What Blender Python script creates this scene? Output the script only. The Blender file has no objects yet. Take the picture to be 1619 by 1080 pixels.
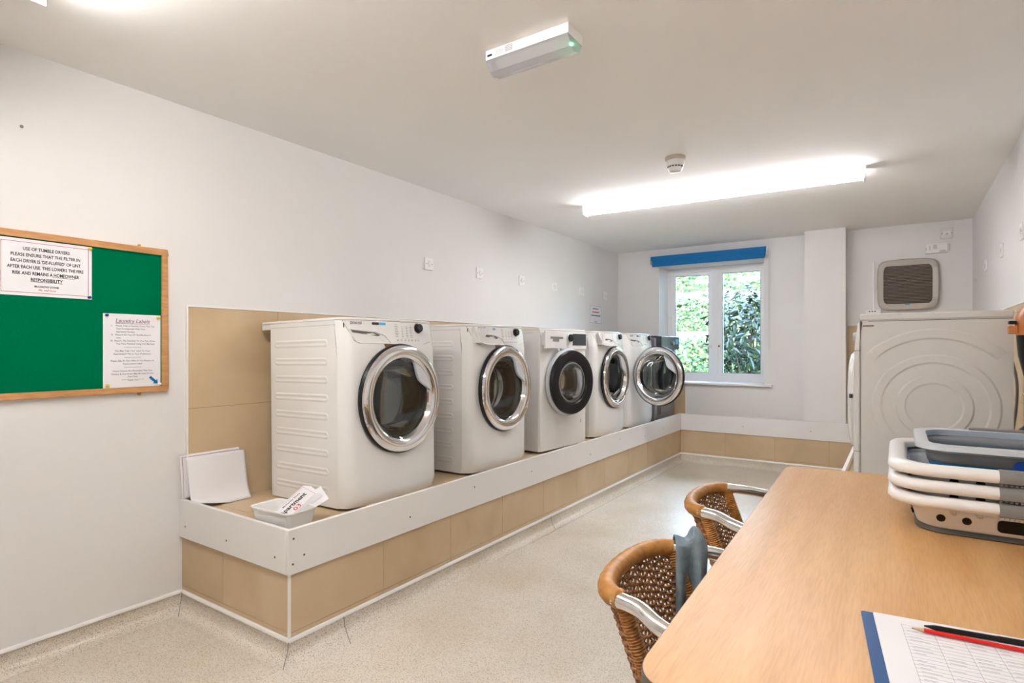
import bpy, bmesh, math, random
from mathutils import Vector, Matrix, noise
PI = math.pi
C = bpy.context.scene.collection
scene = bpy.context.scene

# ------------------------------------------------------------------ camera
cam = bpy.data.cameras.new('camera')
cam.sensor_width = 36.0
cam.lens = 36.0 * 903.1 / 1619.0
cam.shift_y = 11.5 / 1619.0
cam.clip_start = 0.02
camo = bpy.data.objects.new('camera', cam)
camo.location = (0, 0, 1.23)
camo.rotation_euler = (PI / 2, 0, 0.5936)
C.objects.link(camo)
scene.camera = camo

# ------------------------------------------------------------------ world, sun, exposure
w = bpy.data.worlds.new('world'); scene.world = w; w.use_nodes = True
bg = w.node_tree.nodes['Background']
bg.inputs[0].default_value = (0.52, 0.74, 1.0, 1)
bg.inputs[1].default_value = 9.5
sun = bpy.data.lights.new('sun', 'SUN'); sun.energy = 5.5; sun.angle = 0.01
sun.color = (1, .95, .86)
so = bpy.data.objects.new('sun', sun); C.objects.link(so)
so.rotation_euler = Vector((-.35, .75, -.75)).to_track_quat('-Z', 'Y').to_euler()
scene.view_settings.view_transform = 'Standard'
scene.view_settings.look = 'None'
scene.view_settings.gamma = 1
scene.view_settings.use_curve_mapping = False
scene.view_settings.exposure = 1.50
TUBE_FAR = (1.0, .99, 1.03, 14.0)
TUBE_NEAR = (1.0, .955, .925, 16.0)

# ------------------------------------------------------------------ room numbers (metres)
XL, XR, YE, YB, ZC = -2.80, .5485, 6.441, -1.7, 2.38
XP, YU, Y0 = -1.971, 6.22, 1.364         # tiled plinth faces
ZS, ZT, ZB, ZK = .475, .523, .347, .093  # platform surface, board top, board bottom, coving top
TW = .73                                 # table top

# ------------------------------------------------------------------ materials
MATS = {}
def mat(name, col, rough=.5, metal=0, spec=.5, emit=None, estr=0, coat=0, trans=0, ior=1.45, sheen=0, alpha=1):
    if name in MATS: return MATS[name]
    m = bpy.data.materials.new(name); m.use_nodes = True
    b = m.node_tree.nodes['Principled BSDF']
    b.inputs['Base Color'].default_value = (*col, 1)
    b.inputs['Roughness'].default_value = rough
    b.inputs['Metallic'].default_value = metal
    b.inputs['Specular IOR Level'].default_value = spec
    b.inputs['Coat Weight'].default_value = coat
    b.inputs['Coat Roughness'].default_value = .08
    b.inputs['Transmission Weight'].default_value = trans
    b.inputs['IOR'].default_value = ior
    if emit:
        b.inputs['Emission Color'].default_value = (*emit, 1)
        b.inputs['Emission Strength'].default_value = estr
    MATS[name] = m
    return m
def nodes(m): return m.node_tree.nodes, m.node_tree.links, m.node_tree.nodes['Principled BSDF']
def ramp(n, stops, interp='LINEAR'):
    r = n.new('ShaderNodeValToRGB'); r.color_ramp.interpolation = interp
    e = r.color_ramp.elements
    while len(e) < len(stops): e.new(.5)
    for k, (p, c) in zip(e, stops): k.position = p; k.color = (*c, 1)
    return r
def noisy(m, scale, c1, c2, bump=0, detail=4, lo=.35, hi=.65, stretch=None, bscale=None):
    n, l, b = nodes(m)
    tc = n.new('ShaderNodeTexCoord'); src = tc.outputs['Object']
    if stretch:
        mp = n.new('ShaderNodeMapping'); mp.inputs['Scale'].default_value = stretch
        l.new(src, mp.inputs[0]); src = mp.outputs[0]
    t = n.new('ShaderNodeTexNoise'); t.inputs['Scale'].default_value = scale; t.inputs['Detail'].default_value = detail
    l.new(src, t.inputs['Vector'])
    r = ramp(n, [(lo, c1), (hi, c2)]); l.new(t.outputs['Fac'], r.inputs[0]); l.new(r.outputs[0], b.inputs['Base Color'])
    if bump:
        t2 = n.new('ShaderNodeTexNoise'); t2.inputs['Scale'].default_value = bscale or scale; t2.inputs['Detail'].default_value = 3
        l.new(src, t2.inputs['Vector'])
        bp = n.new('ShaderNodeBump'); bp.inputs['Strength'].default_value = bump; bp.inputs['Distance'].default_value = .002
        l.new(t2.outputs['Fac'], bp.inputs['Height']); l.new(bp.outputs[0], b.inputs['Normal'])
    return m

M_wall = noisy(mat('wall_paint', (.77, .757, .745), .65), 1.3, (.76, .747, .735), (.78, .767, .755), .15, bscale=160)
M_ceil = noisy(mat('ceiling_paint', (.93, .915, .90), .8), 1.0, (.92, .905, .89), (.94, .925, .91), .1, bscale=120)
M_white = mat('white_gloss_plastic', (.86, .85, .83), .28)
M_board = mat('white_board', (.80, .78, .76), .35)
M_upvc = mat('white_upvc', (.88, .88, .90), .3)
M_enamel = mat('white_enamel', (.79, .78, .76), .22, coat=.3)
M_enamel_g = mat('grey_white_enamel', (.74, .73, .71), .3)
M_chrome = mat('chrome', (.82, .82, .83), .07, 1)
M_steel = mat('drum_steel', (.42, .41, .40), .3, 1)
M_gasket = mat('grey_rubber', (.17, .18, .175), .4)
M_dark = mat('black_plastic', (.014, .014, .016), .32, 0, .3)
M_char = mat('charcoal_panel', (.045, .05, .058), .4, 0, .35)
M_charm = mat('graphite_metal', (.27, .28, .30), .3, .7)
M_brown = mat('brown_label_and_reflection', (.16, .06, .03), .35)
M_grey = mat('grey_plastic', (.30, .30, .30), .4)
M_lgrey = mat('pale_grey_plastic', (.58, .61, .64), .3)
M_dgrey = mat('dark_grey_plastic', (.10, .095, .09), .45)
M_mgrey = mat('mid_grey_rubber', (.24, .235, .225), .55)
M_blue = mat('blue_plastic', (.01, .20, .42), .4)
M_dblue = mat('deep_blue_plastic', (.01, .06, .32), .35)
M_blind = noisy(mat('blue_blind_fabric', (.005, .16, .42), .8), 300, (.004, .13, .36), (.008, .18, .46), .2)
M_paper = mat('white_paper', (.82, .81, .83), .45)
M_ink = mat('black_ink', (.02, .02, .025), .5)
M_gink = mat('grey_ink', (.22, .20, .22), .5)
M_pink = mat('magenta_ink', (.42, .02, .14), .5)
M_red = mat('red_ink', (.55, .03, .02), .5)
M_bink = mat('blue_ink', (.0, .16, .40), .45)
M_lblue = mat('light_blue_ink', (.08, .42, .72), .4)
M_yellow = mat('yellow_pin', (.80, .62, .03), .35)
M_navy = mat('blue_pin', (.02, .04, .30), .35)
M_redp = mat('red_paint', (.75, .015, .01), .3)
M_wood_t = mat('pale_pencil_wood', (.62, .42, .25), .6)
M_leather = noisy(mat('tan_leather', (.44, .20, .045), .38), 60, (.38, .17, .035), (.52, .24, .06), .25)
M_rattan = noisy(mat('rattan', (.36, .15, .05), .5), 90, (.27, .115, .04), (.52, .26, .11), .2)
M_wrap = noisy(mat('rattan_binding', (.45, .19, .04), .42), 90, (.36, .14, .028), (.55, .25, .06), .2)
M_alu = mat('polished_aluminium', (.78, .77, .75), .16, 1)
M_orange = mat('orange_plastic', (.62, .22, .07), .35)
M_bwood = noisy(mat('beech_frame', (.55, .28, .11), .4), 14, (.50, .245, .09), (.62, .33, .14), stretch=(1, 1, 6))
M_brass = mat('brass', (.55, .38, .14), .3, 1)
M_block = noisy(mat('raw_pine', (.62, .42, .20), .7), 30, (.5, .32, .14), (.7, .5, .27))
M_beige = mat('beige_fan_plastic', (.49, .45, .40), .35)
M_brownlouvre = mat('brown_louvre', (.10, .075, .058), .5)
M_soil = noisy(mat('garden_ground', (.12, .14, .05), .9), 6, (.08, .10, .03), (.2, .22, .09))
M_bark = mat('branch_bark', (.09, .06, .035), .8)
M_sleeve = mat('clear_sleeve', (.9, .9, .92), .1, alpha=1)

# felt
M_felt = noisy(mat('green_felt', (.0, .17, .085), .95, spec=.0), 350, (.0, .135, .055), (.0, .17, .07), .4)
# door
M_door = noisy(mat('brown_door_wood', (.33, .16, .07), .45), 8, (.27, .12, .05), (.38, .19, .085), stretch=(8, 8, .7))

# speckled vinyl floor
M_floor = mat('speckled_vinyl', (.70, .64, .55), .33)
def _floor():
    n, l, b = nodes(M_floor)
    tc = n.new('ShaderNodeTexCoord')
    big = n.new('ShaderNodeTexNoise'); big.inputs['Scale'].default_value = 2.2; big.inputs['Detail'].default_value = 5
    l.new(tc.outputs['Object'], big.inputs['Vector'])
    base = ramp(n, [(.35, (.61, .54, .43)), (.65, (.71, .655, .57))]); l.new(big.outputs['Fac'], base.inputs[0])
    prev = base.outputs[0]
    for sc, th, col, soft in ((330, .135, (.16, .12, .09), .05), (190, .10, (.34, .26, .19), .05), (420, .12, (.86, .83, .78), .05)):
        v = n.new('ShaderNodeTexVoronoi'); v.inputs['Scale'].default_value = sc
        l.new(tc.outputs['Object'], v.inputs['Vector'])
        s = n.new('ShaderNodeSeparateColor'); l.new(v.outputs['Color'], s.inputs[0])
        lt = n.new('ShaderNodeMath'); lt.operation = 'LESS_THAN'; lt.inputs[1].default_value = th * 2.2
        l.new(s.outputs[0], lt.inputs[0])
        ld = n.new('ShaderNodeMath'); ld.operation = 'LESS_THAN'; ld.inputs[1].default_value = .38
        l.new(v.outputs['Distance'], ld.inputs[0])
        mu = n.new('ShaderNodeMath'); mu.operation = 'MULTIPLY'
        l.new(lt.outputs[0], mu.inputs[0]); l.new(ld.outputs[0], mu.inputs[1])
        mx = n.new('ShaderNodeMix'); mx.data_type = 'RGBA'
        l.new(mu.outputs[0], mx.inputs[0]); l.new(prev, mx.inputs[6]); mx.inputs[7].default_value = (*col, 1)
        prev = mx.outputs[2]
    l.new(prev, b.inputs['Base Color'])
    nb = n.new('ShaderNodeTexNoise'); nb.inputs['Scale'].default_value = 60
    l.new(tc.outputs['Object'], nb.inputs['Vector'])
    bp = n.new('ShaderNodeBump'); bp.inputs['Strength'].default_value = .12; bp.inputs['Distance'].default_value = .002
    l.new(nb.outputs['Fac'], bp.inputs['Height']); l.new(bp.outputs[0], b.inputs['Normal'])
_floor()
# sandy stone tile
M_tile = mat('sandy_stone_tile', (.52, .41, .27), .38)
def _tile():
    n, l, b = nodes(M_tile)
    tc = n.new('ShaderNodeTexCoord')
    t = n.new('ShaderNodeTexNoise'); t.inputs['Scale'].default_value = 2.6; t.inputs['Detail'].default_value = 9; t.inputs['Distortion'].default_value = .6
    l.new(tc.outputs['Object'], t.inputs['Vector'])
    r = ramp(n, [(.25, (.52, .38, .225)), (.5, (.60, .45, .28)), (.78, (.67, .53, .36))]); l.new(t.outputs['Fac'], r.inputs[0])
    l.new(r.outputs[0], b.inputs['Base Color'])
_tile()
M_grout = mat('tile_grout', (.23, .19, .13), .9)
# beech laminate table
M_beech = mat('beech_laminate', (.66, .40, .20), .33)
def _beech():
    n, l, b = nodes(M_beech)
    tc = n.new('ShaderNodeTexCoord')
    mp = n.new('ShaderNodeMapping'); mp.inputs['Scale'].default_value = (9, .8, 9)
    l.new(tc.outputs['Object'], mp.inputs[0])
    t = n.new('ShaderNodeTexNoise'); t.inputs['Scale'].default_value = 2.2; t.inputs['Detail'].default_value = 7
    l.new(mp.outputs[0], t.inputs['Vector'])
    mp2 = n.new('ShaderNodeMapping'); mp2.inputs['Scale'].default_value = (120, 7, 9)
    l.new(tc.outputs['Object'], mp2.inputs[0])
    t2 = n.new('ShaderNodeTexNoise'); t2.inputs['Scale'].default_value = 2; t2.inputs['Detail'].default_value = 3
    l.new(mp2.outputs[0], t2.inputs['Vector'])
    r = ramp(n, [(.3, (.61, .33, .12)), (.7, (.71, .42, .185))]); l.new(t.outputs['Fac'], r.inputs[0])
    r2 = ramp(n, [(.35, (.90, .88, .85)), (.6, (1, 1, 1))]); l.new(t2.outputs['Fac'], r2.inputs[0])
    mx = n.new('ShaderNodeMix'); mx.data_type = 'RGBA'; mx.blend_type = 'MULTIPLY'; mx.inputs[0].default_value = 1
    l.new(r.outputs[0], mx.inputs[6]); l.new(r2.outputs[0], mx.inputs[7]); l.new(mx.outputs[2], b.inputs['Base Color'])
_beech()
# towel
M_towel = noisy(mat('blue_grey_towel', (.22, .29, .33), .95), 25, (.19, .25, .29), (.28, .35, .39), .9, bscale=500)
# panes and glass
def glass_mat(name, tint, fac_boost=0.0):
    m = bpy.data.materials.new(name); m.use_nodes = True
    n, l = m.node_tree.nodes, m.node_tree.links
    n.clear()
    o = n.new('ShaderNodeOutputMaterial'); mx = n.new('ShaderNodeMixShader')
    tr = n.new('ShaderNodeBsdfTransparent'); tr.inputs[0].default_value = (*tint, 1)
    g = n.new('ShaderNodeBsdfGlossy'); g.inputs['Roughness'].default_value = .02
    fr = n.new('ShaderNodeFresnel'); fr.inputs[0].default_value = 1.45
    ad = n.new('ShaderNodeMath'); ad.inputs[1].default_value = fac_boost
    l.new(fr.outputs[0], ad.inputs[0]); l.new(ad.outputs[0], mx.inputs[0]); l.new(tr.outputs[0], mx.inputs[1]); l.new(g.outputs[0], mx.inputs[2]); l.new(mx.outputs[0], o.inputs[0])
    return m
M_pane = glass_mat('window_glass', (.96, .98, .97))
M_dglass = glass_mat('door_glass', (.62, .64, .64), .05)
M_bglass = glass_mat('pale_door_glass', (.82, .86, .9), .10)
M_clear = glass_mat('clear_diffuser', (.86, .86, .88), .04)
def frosted(name, fac):
    m = glass_mat(name, (.92, .92, .94), .03); n, l = m.node_tree.nodes, m.node_tree.links
    out = [k for k in n if k.type == 'OUTPUT_MATERIAL'][0]; src = out.inputs[0].links[0].from_socket
    t = n.new('ShaderNodeBsdfTranslucent'); t.inputs[0].default_value = (.9, .9, .92, 1); d = n.new('ShaderNodeBsdfDiffuse'); d.inputs[0].default_value = (.85, .85, .87, 1)
    a = n.new('ShaderNodeMixShader'); a.inputs[0].default_value = .5; l.new(t.outputs[0], a.inputs[1]); l.new(d.outputs[0], a.inputs[2])
    b = n.new('ShaderNodeMixShader'); b.inputs[0].default_value = fac; l.new(src, b.inputs[1]); l.new(a.outputs[0], b.inputs[2]); l.new(b.outputs[0], out.inputs[0])
    return m
M_clear = frosted('frosted_clear_diffuser', .42)
M_tubef = mat('far_tube_diffuser', (.9, .9, .9), .5, emit=TUBE_FAR[:3], estr=TUBE_FAR[3])
M_tuben = mat('near_tube_diffuser', (.9, .9, .9), .5, emit=TUBE_NEAR[:3], estr=TUBE_NEAR[3])
M_led = mat('green_led', (.1, .8, .3), .4, emit=(.1, 1, .35), estr=4)
# foliage
def leafmat(name, a, b_, c, rough=.4, trans=.15):
    m = bpy.data.materials.new(name); m.use_nodes = True
    n, l, b = nodes(m)
    gi = n.new('ShaderNodeNewGeometry')
    r = ramp(n, [(0, a), (.5, b_), (1, c)]); l.new(gi.outputs['Random Per Island'], r.inputs[0])
    l.new(r.outputs[0], b.inputs['Base Color']); b.inputs['Roughness'].default_value = rough
    tl = n.new('ShaderNodeBsdfTranslucent'); l.new(r.outputs[0], tl.inputs[0])
    mx = n.new('ShaderNodeMixShader'); mx.inputs[0].default_value = trans
    out = [k for k in n if k.type == 'OUTPUT_MATERIAL'][0]
    l.new(b.outputs[0], mx.inputs[1]); l.new(tl.outputs[0], mx.inputs[2]); l.new(mx.outputs[0], out.inputs[0])
    return m
M_leafA = leafmat('ivy_leaves', (.012, .042, .005), (.045, .10, .014), (.17, .24, .07))
M_leafY = leafmat('golden_leaves', (.13, .10, .02), (.25, .18, .06), (.10, .12, .02))
M_leafD = leafmat('dark_glossy_leaves', (.003, .012, .007), (.007, .022, .013), (.03, .055, .012), .22, .12)
M_stone = noisy(mat('pale_stone', (.2, .19, .17), .8), 5, (.15, .14, .12), (.26, .25, .22))

# ------------------------------------------------------------------ mesh helpers
class MB:
    def __init__(s): s.v = []; s.f = []; s.mi = []
    def face(s, idx, m=0): s.f.append(tuple(idx)); s.mi.append(m)
    def add(s, vs, fs, m=0):
        o = len(s.v); s.v += [tuple(p) for p in vs]
        for f in fs: s.face([o + i for i in f], m)
    def box(s, x0, x1, y0, y1, z0, z1, m=0, T=None):
        vs = [Vector((x, y, z)) for z in (z0, z1) for y in (y0, y1) for x in (x0, x1)]
        if T: vs = [T @ q for q in vs]
        s.add(vs, [(0, 2, 3, 1), (4, 5, 7, 6), (0, 1, 5, 4), (2, 6, 7, 3), (0, 4, 6, 2), (1, 3, 7, 5)], m)
    def tube(s, pts, r, n=12, caps=True, closed=False, m=0, up=None, sy=1.0):
        pts = [Vector(p) for p in pts]; N = len(pts)
        rs = r if isinstance(r, (list, tuple)) else [r] * N
        o = len(s.v); ref = None
        for i, p in enumerate(pts):
            a = pts[(i - 1) % N] if (closed or i > 0) else p
            b = pts[(i + 1) % N] if (closed or i < N - 1) else p
            t = (b - a).normalized()
            if ref is None:
                ref = Vector(up) if up else (Vector((0, 0, 1)) if abs(t.z) < .9 else Vector((1, 0, 0)))
            u = (ref - t * ref.dot(t)).normalized(); ref = u; q = t.cross(u)
            for k in range(n):
                an = 2 * PI * k / n
                s.v.append(tuple(p + u * math.cos(an) * rs[i] * sy + q * math.sin(an) * rs[i]))
        for i in range(N if closed else N - 1):
            j = (i + 1) % N
            for k in range(n):
                k2 = (k + 1) % n
                s.face((o + i * n + k, o + i * n + k2, o + j * n + k2, o + j * n + k), m)
        if caps and not closed:
            s.face([o + k for k in range(n)][::-1], m); s.face([o + (N - 1) * n + k for k in range(n)], m)
    def lathe(s, prof, T=None, n=48, m=0, a0=0, a1=2 * PI):
        """profile [(radius, height)], about local z of T"""
        T = T or Matrix(); o = len(s.v); full = abs(a1 - a0 - 2 * PI) < 1e-6
        cols = n if full else n + 1
        for (r, h) in prof:
            for k in range(cols):
                an = a0 + (a1 - a0) * k / n
                s.v.append(tuple(T @ Vector((r * math.cos(an), r * math.sin(an), h))))
        for i in range(len(prof) - 1):
            for k in range(n):
                k2 = (k + 1) % cols
                s.face((o + i * cols + k, o + i * cols + k2, o + (i + 1) * cols + k2, o + (i + 1) * cols + k), m)
    def prism(s, poly, h0, h1, T=None, m=0):
        T = T or Matrix(); n = len(poly)
        vs = [T @ Vector((x, y, h0)) for x, y in poly] + [T @ Vector((x, y, h1)) for x, y in poly]
        fs = [tuple(range(n))[::-1], tuple(range(n, 2 * n))] + [(i, (i + 1) % n, n + (i + 1) % n, n + i) for i in range(n)]
        s.add(vs, fs, m)
    def grid(s, fn, nu, nv, m=0, closed_u=False):
        o = len(s.v)
        for j in range(nv + 1):
            for i in range(nu + (0 if closed_u else 1)): s.v.append(tuple(fn(i / nu, j / nv)))
        c = nu if closed_u else nu + 1
        for j in range(nv):
            for i in range(nu):
                i2 = (i + 1) % c
                s.face((o + j * c + i, o + j * c + i2, o + (j + 1) * c + i2, o + (j + 1) * c + i), m)
    def build(s, name, mats, parent=None, smooth=35, bevel=0, seg=2, solid=0):
        me = bpy.data.meshes.new(name); me.from_pydata(s.v, [], s.f)
        if not isinstance(mats, (list, tuple)): mats = [mats]
        for q in mats: me.materials.append(q)
        if len(mats) > 1: me.polygons.foreach_set('material_index', s.mi)
        bm = bmesh.new(); bm.from_mesh(me)
        bmesh.ops.remove_doubles(bm, verts=bm.verts, dist=1e-6)
        bmesh.ops.recalc_face_normals(bm, faces=bm.faces); bm.to_mesh(me); bm.free()
        if smooth:
            me.shade_smooth(); me.set_sharp_from_angle(angle=math.radians(smooth))
        o = bpy.data.objects.new(name, me); C.objects.link(o)
        if parent: o.parent = parent
        if solid:
            md = o.modifiers.new('solid', 'SOLIDIFY'); md.thickness = solid; md.offset = 0
        if bevel:
            md = o.modifiers.new('bevel', 'BEVEL'); md.width = bevel; md.segments = seg; md.limit_method = 'ANGLE'; md.angle_limit = math.radians(40)
            md.harden_normals = True
        return o

def empty(name, loc=(0, 0, 0), rz=0, parent=None):
    o = bpy.data.objects.new(name, None); o.empty_display_size = .1
    C.objects.link(o); o.location = loc; o.rotation_euler = (0, 0, rz)
    if parent: o.parent = parent
    return o
def tag(o, label=None, cat=None, group=None, kind=None):
    if label: o['label'] = label
    if cat: o['category'] = cat
    if group: o['group'] = group
    if kind: o['kind'] = kind
    return o
def struct(o): o['kind'] = 'structure'; return o
def bx(name, m, x0, x1, y0, y1, z0, z1, parent=None, bevel=0):
    b = MB(); b.box(x0, x1, y0, y1, z0, z1); return b.build(name, m, parent, smooth=0 if not bevel else 35, bevel=bevel)
def rrect(x0, x1, y0, y1, r, n=6):
    out = []
    for cx, cy, a in ((x1 - r, y1 - r, 0), (x0 + r, y1 - r, PI / 2), (x0 + r, y0 + r, PI), (x1 - r, y0 + r, 1.5 * PI)):
        for k in range(n + 1): out.append((cx + r * math.cos(a + PI / 2 * k / n), cy + r * math.sin(a + PI / 2 * k / n)))
    return out
def F(x, y, z, ex, ey, ez=None):   # frame matrix: origin, local x, local y
    ex = Vector(ex).normalized(); ey = Vector(ey).normalized(); ezv = ex.cross(ey)
    return Matrix(((ex.x, ey.x, ezv.x, x), (ex.y, ey.y, ezv.y, y), (ex.z, ey.z, ezv.z, z), (0, 0, 0, 1)))
_curve = {}
def text_mb(mb, s, size, T, align='CENTER', fn=None, off=.0004, sx=1.0, bold=0, shear=0, m=0, width=None):
    """adds flat lettering, baseline at T origin"""
    key = (s, align, bold, shear)
    if key not in _curve:
        cu = bpy.data.curves.new('t', 'FONT'); cu.body = s; cu.size = 1; cu.align_x = align; cu.resolution_u = 2
        cu.offset = bold; cu.shear = shear
        ob = bpy.data.objects.new('t', cu); C.objects.link(ob)
        dg = bpy.context.evaluated_depsgraph_get(); dg.update()
        me = bpy.data.meshes.new_from_object(ob.evaluated_get(dg))
        _curve[key] = ([tuple(v.co) for v in me.vertices], [tuple(p.vertices) for p in me.polygons])
        bpy.data.objects.remove(ob); bpy.data.curves.remove(cu); bpy.data.meshes.remove(me)
    vs, fs = _curve[key]
    if width and vs:
        ww = max(v[0] for v in vs) - min(v[0] for v in vs); sx = width / (ww * size)
    if fn: pts = [fn(v[0] * size * sx, v[1] * size) for v in vs]
    else: pts = [T @ Vector((v[0] * size * sx, v[1] * size, off)) for v in vs]
    mb.add(pts, fs, m)

# ------------------------------------------------------------------ room shell
struct(bx('floor', M_floor, XL - .2, XR + .2, YB - .2, YE + .2, -.12, 0))
struct(bx('ceiling', M_ceil, XL - .2, XR + .2, YB - .2, YE + .1, ZC, ZC + .2))
struct(bx('wall_left', M_wall, XL - .2, XL, YB - .2, YE, 0, ZC))
struct(bx('wall_right', M_wall, XR, XR + .2, YB - .2, YE, 0, ZC))
# back wall (behind the camera) round a doorway
b = MB()
b.box(XL, -1.75, YB - .2, YB, 0, ZC); b.box(-.87, XR, YB - .2, YB, 0, ZC); b.box(-1.75, -.87, YB - .2, YB, 2.05, ZC)
struct(b.build('wall_back', M_wall, smooth=0))
d1 = struct(empty('door_1', (-1.31, YB, 0)))
bx('door_leaf', M_door, -.40, .40, -.10, -.05, .01, 2.0, d1)
b = MB(); b.box(-.44, -.40, -.15, .015, 0, 2.05); b.box(.40, .44, -.15, .015, 0, 2.05); b.box(-.40, .40, -.15, .015, 2.005, 2.05); b.build('door_frame', M_white, d1, smooth=0)
b = MB(); b.tube([(.33, -.05, 1.0), (.33, 0, 1.0), (.22, .0, 1.0)], .01, 10); b.build('door_handle', M_chrome, d1)
# end wall with window opening; unseen upper part added to shade the shrub outside
WX0, WX1, WZ0, WZ1 = -2.29, -1.159, .85, 2.178
b = MB()
for x0, x1, z0, z1 in ((XL - .2, WX0, 0, 4.2), (WX1, XR + .2, 0, 4.2), (WX0, WX1, 0, WZ0), (WX0, WX1, WZ1, 4.2)):
    b.box(x0, x1, YE, YE + .38, z0, z1)
struct(b.build('wall_end', M_wall, smooth=0))
struct(bx('wall_chimney', M_wall, -.757, -.406, 6.24, YE, 0, ZC))
# vinyl floor coved up the walls and the plinth, white capping strip
def cove_profile(h=.088, r=.05, n=6):
    pts = [(.0035, h), (.003, r)]
    for k in range(1, n + 1):
        a = PI / 2 * k / n; pts.append((.003 + r - r * math.cos(a), r - r * math.sin(a) + .0008))
    return pts
def run(name_, mb, path, prof):    # path corner points with inward normals mitred
    N = len(path); rows = []
    for i, p in enumerate(path):
        p = Vector((*p, 0)); dirs = []
        if i > 0: d = (p - Vector((*path[i - 1], 0))).normalized(); dirs.append(Vector((-d.y, d.x, 0)))
        if i < N - 1: d = (Vector((*path[i + 1], 0)) - p).normalized(); dirs.append(Vector((-d.y, d.x, 0)))
        n = sum(dirs, Vector()); n = n / (n.dot(dirs[0]))
        rows.append([p + n * a + Vector((0, 0, h)) for a, h in prof])
    o = len(mb.v); c = len(prof)
    for r in rows: mb.v += [tuple(q) for q in r]
    for i in range(N - 1):
        for k in range(c - 1): mb.face((o + i * c + k, o + i * c + k + 1, o + (i + 1) * c + k + 1, o + (i + 1) * c + k))
XRP = -.262  # face of the right-hand plinth
path = [(XL, YB), (XL, Y0), (XP, Y0), (XP, YU), (XRP, YU), (XRP, 3.0), (XR, 3.0), (XR, YB)]
path = path[::-1]
b = MB(); run('', b, path, cove_profile()); struct(b.build('baseboard_coving', M_floor, smooth=60))
b = MB(); run('', b, path, [(.0005, ZK + .004), (.006, ZK + .004), (.010, ZK - .002), (.010, ZK - .010), (.004, ZK - .014)]); struct(b.build('baseboard_capping', M_white, smooth=40))
# welded joints in the coving
b = MB()
for pts in ([(-1.96, Y0 - .011, .088), (-1.965, Y0 - .012, .05), (-1.945, Y0 - .045, .004)],
            [(XL + .012, Y0 - .004, .085), (XL + .02, Y0 - .015, .05), (XL + .07, Y0 - .05, .004)],
            [(XP + .012, 1.62, .085), (XP + .016, 1.622, .045), (XP + .05, 1.615, .004), (XP + .085, 1.595, .0018)],
            [(XP + .012, 3.38, .085), (XP + .016, 3.382, .045), (XP + .05, 3.375, .004)]):
    b.tube(pts, .0016, 5)
b.tube([(-1.945, 1.318, .0016), (XP + .05, 3.3, .0016), (XP + .05, YU - .06, .0016)], .0009, 4)
struct(b.build('trim_floor_seams', M_mgrey, smooth=0))

# ------------------------------------------------------------------ tiled plinth, platform and tiled walls
def tiles(mb, T, x0, x1, y0, y1, ox, oy, sx=.481, sy=.485, gap=.0022, th=.009):
    """tiles on local xy plane of T, joint lines at ox+k*sx, oy+k*sy"""
    xs = [x0] + [ox + k * sx for k in range(-30, 40) if x0 + .01 < ox + k * sx < x1 - .01] + [x1]
    ys = [y0] + [oy + k * sy for k in range(-30, 40) if y0 + .01 < oy + k * sy < y1 - .01] + [y1]
    for a, b_ in zip(xs, xs[1:]):
        for c, d in zip(ys, ys[1:]):
            g = gap / 2
            mb.box(a + g, b_ - g, c + g, d - g, 0, th, 0, T)
    mb.box(x0, x1, y0, y1, -.004, th - .0025, 1, T)
# plinth masonry
b = MB()
b.box(XL, XP - .012, Y0 + .012, YE, 0, ZS - .010)
b.box(XP - .012, XR, YU + .012, YE, 0, ZS - .010)
b.box(XRP + .012, XR, 3.012, YU + .012, 0, ZS - .010)
pl = struct(b.build('trim_plinth', M_grout, smooth=0))
b = MB()
tiles(b, F(XP - .009, 0, 0, (0, 1, 0), (0, 0, 1)), Y0 + .002, YU, ZK - .01, ZB + .03, 1.857, .6)
tiles(b, F(0, Y0 + .009, 0, (1, 0, 0), (0, 0, 1)), XL, XP - .002, ZK - .01, ZB + .03, -2.448, .6)
tiles(b, F(0, YU + .009, 0, (1, 0, 0), (0, 0, 1)), XP, XRP, ZK - .01, ZB + .03, -1.497, .6, sx=.4778)
tiles(b, F(XRP + .009, 0, 0, (0, -1, 0), (0, 0, 1)), -YU, -3.0, ZK - .01, ZB + .03, -YU + .48, .6)
struct(b.build('trim_plinth_tiles', [M_tile, M_grout], smooth=0))
b = MB()
T0 = F(0, 0, ZS - .009, (1, 0, 0), (0, 1, 0))
tiles(b, T0, XL, XP - .012, Y0 + .012, YE, -2.48, 1.50)
tiles(b, T0, XP - .012, XR, YU + .012, YE, -1.5, 6.6)
tiles(b, T0, XRP + .012, XR, 3.012, YU + .012, .2, 3.5)
struct(b.build('trim_platform_tiles', [M_tile, M_grout], smooth=0))
b = MB()
tiles(b, F(XL, 0, 0, (0, 1, 0), (0, 0, 1)), 1.386, YE, ZS, 1.43, 1.862, .945)
tiles(b, F(0, YE, 0, (1, 0, 0), (0, 0, 1)), XL + .009, -1.98, ZS, .828, -2.3, .945)
tiles(b, F(0, YE, 0, (1, 0, 0), (0, 0, 1)), -.400, XR - .009, ZS, 1.455, 0, .945)
tiles(b, F(XR, 0, 0, (0, -1, 0), (0, 0, 1)), -YE + .0, -3.0, ZS, 1.468, -4.1, .945)
tw = b.build('trim_wall_tiles', [M_tile, M_grout], smooth=0); struct(tw)
b = MB()
b.box(XL, XL + .012, 1.379, 1.387, .36, 1.438); b.box(XL, XL + .012, 1.387, YE, 1.430, 1.438)
b.box(-1.982, -1.972, YE - .012, YE, ZS, .832); b.box(-.402, XR - .012, YE - .012, YE, 1.455, 1.463)
b.box(XR - .012, XR, 3.0, YE, 1.468, 1.476)
struct(b.build('trim_tile_edging', M_white, smooth=0))
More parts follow.
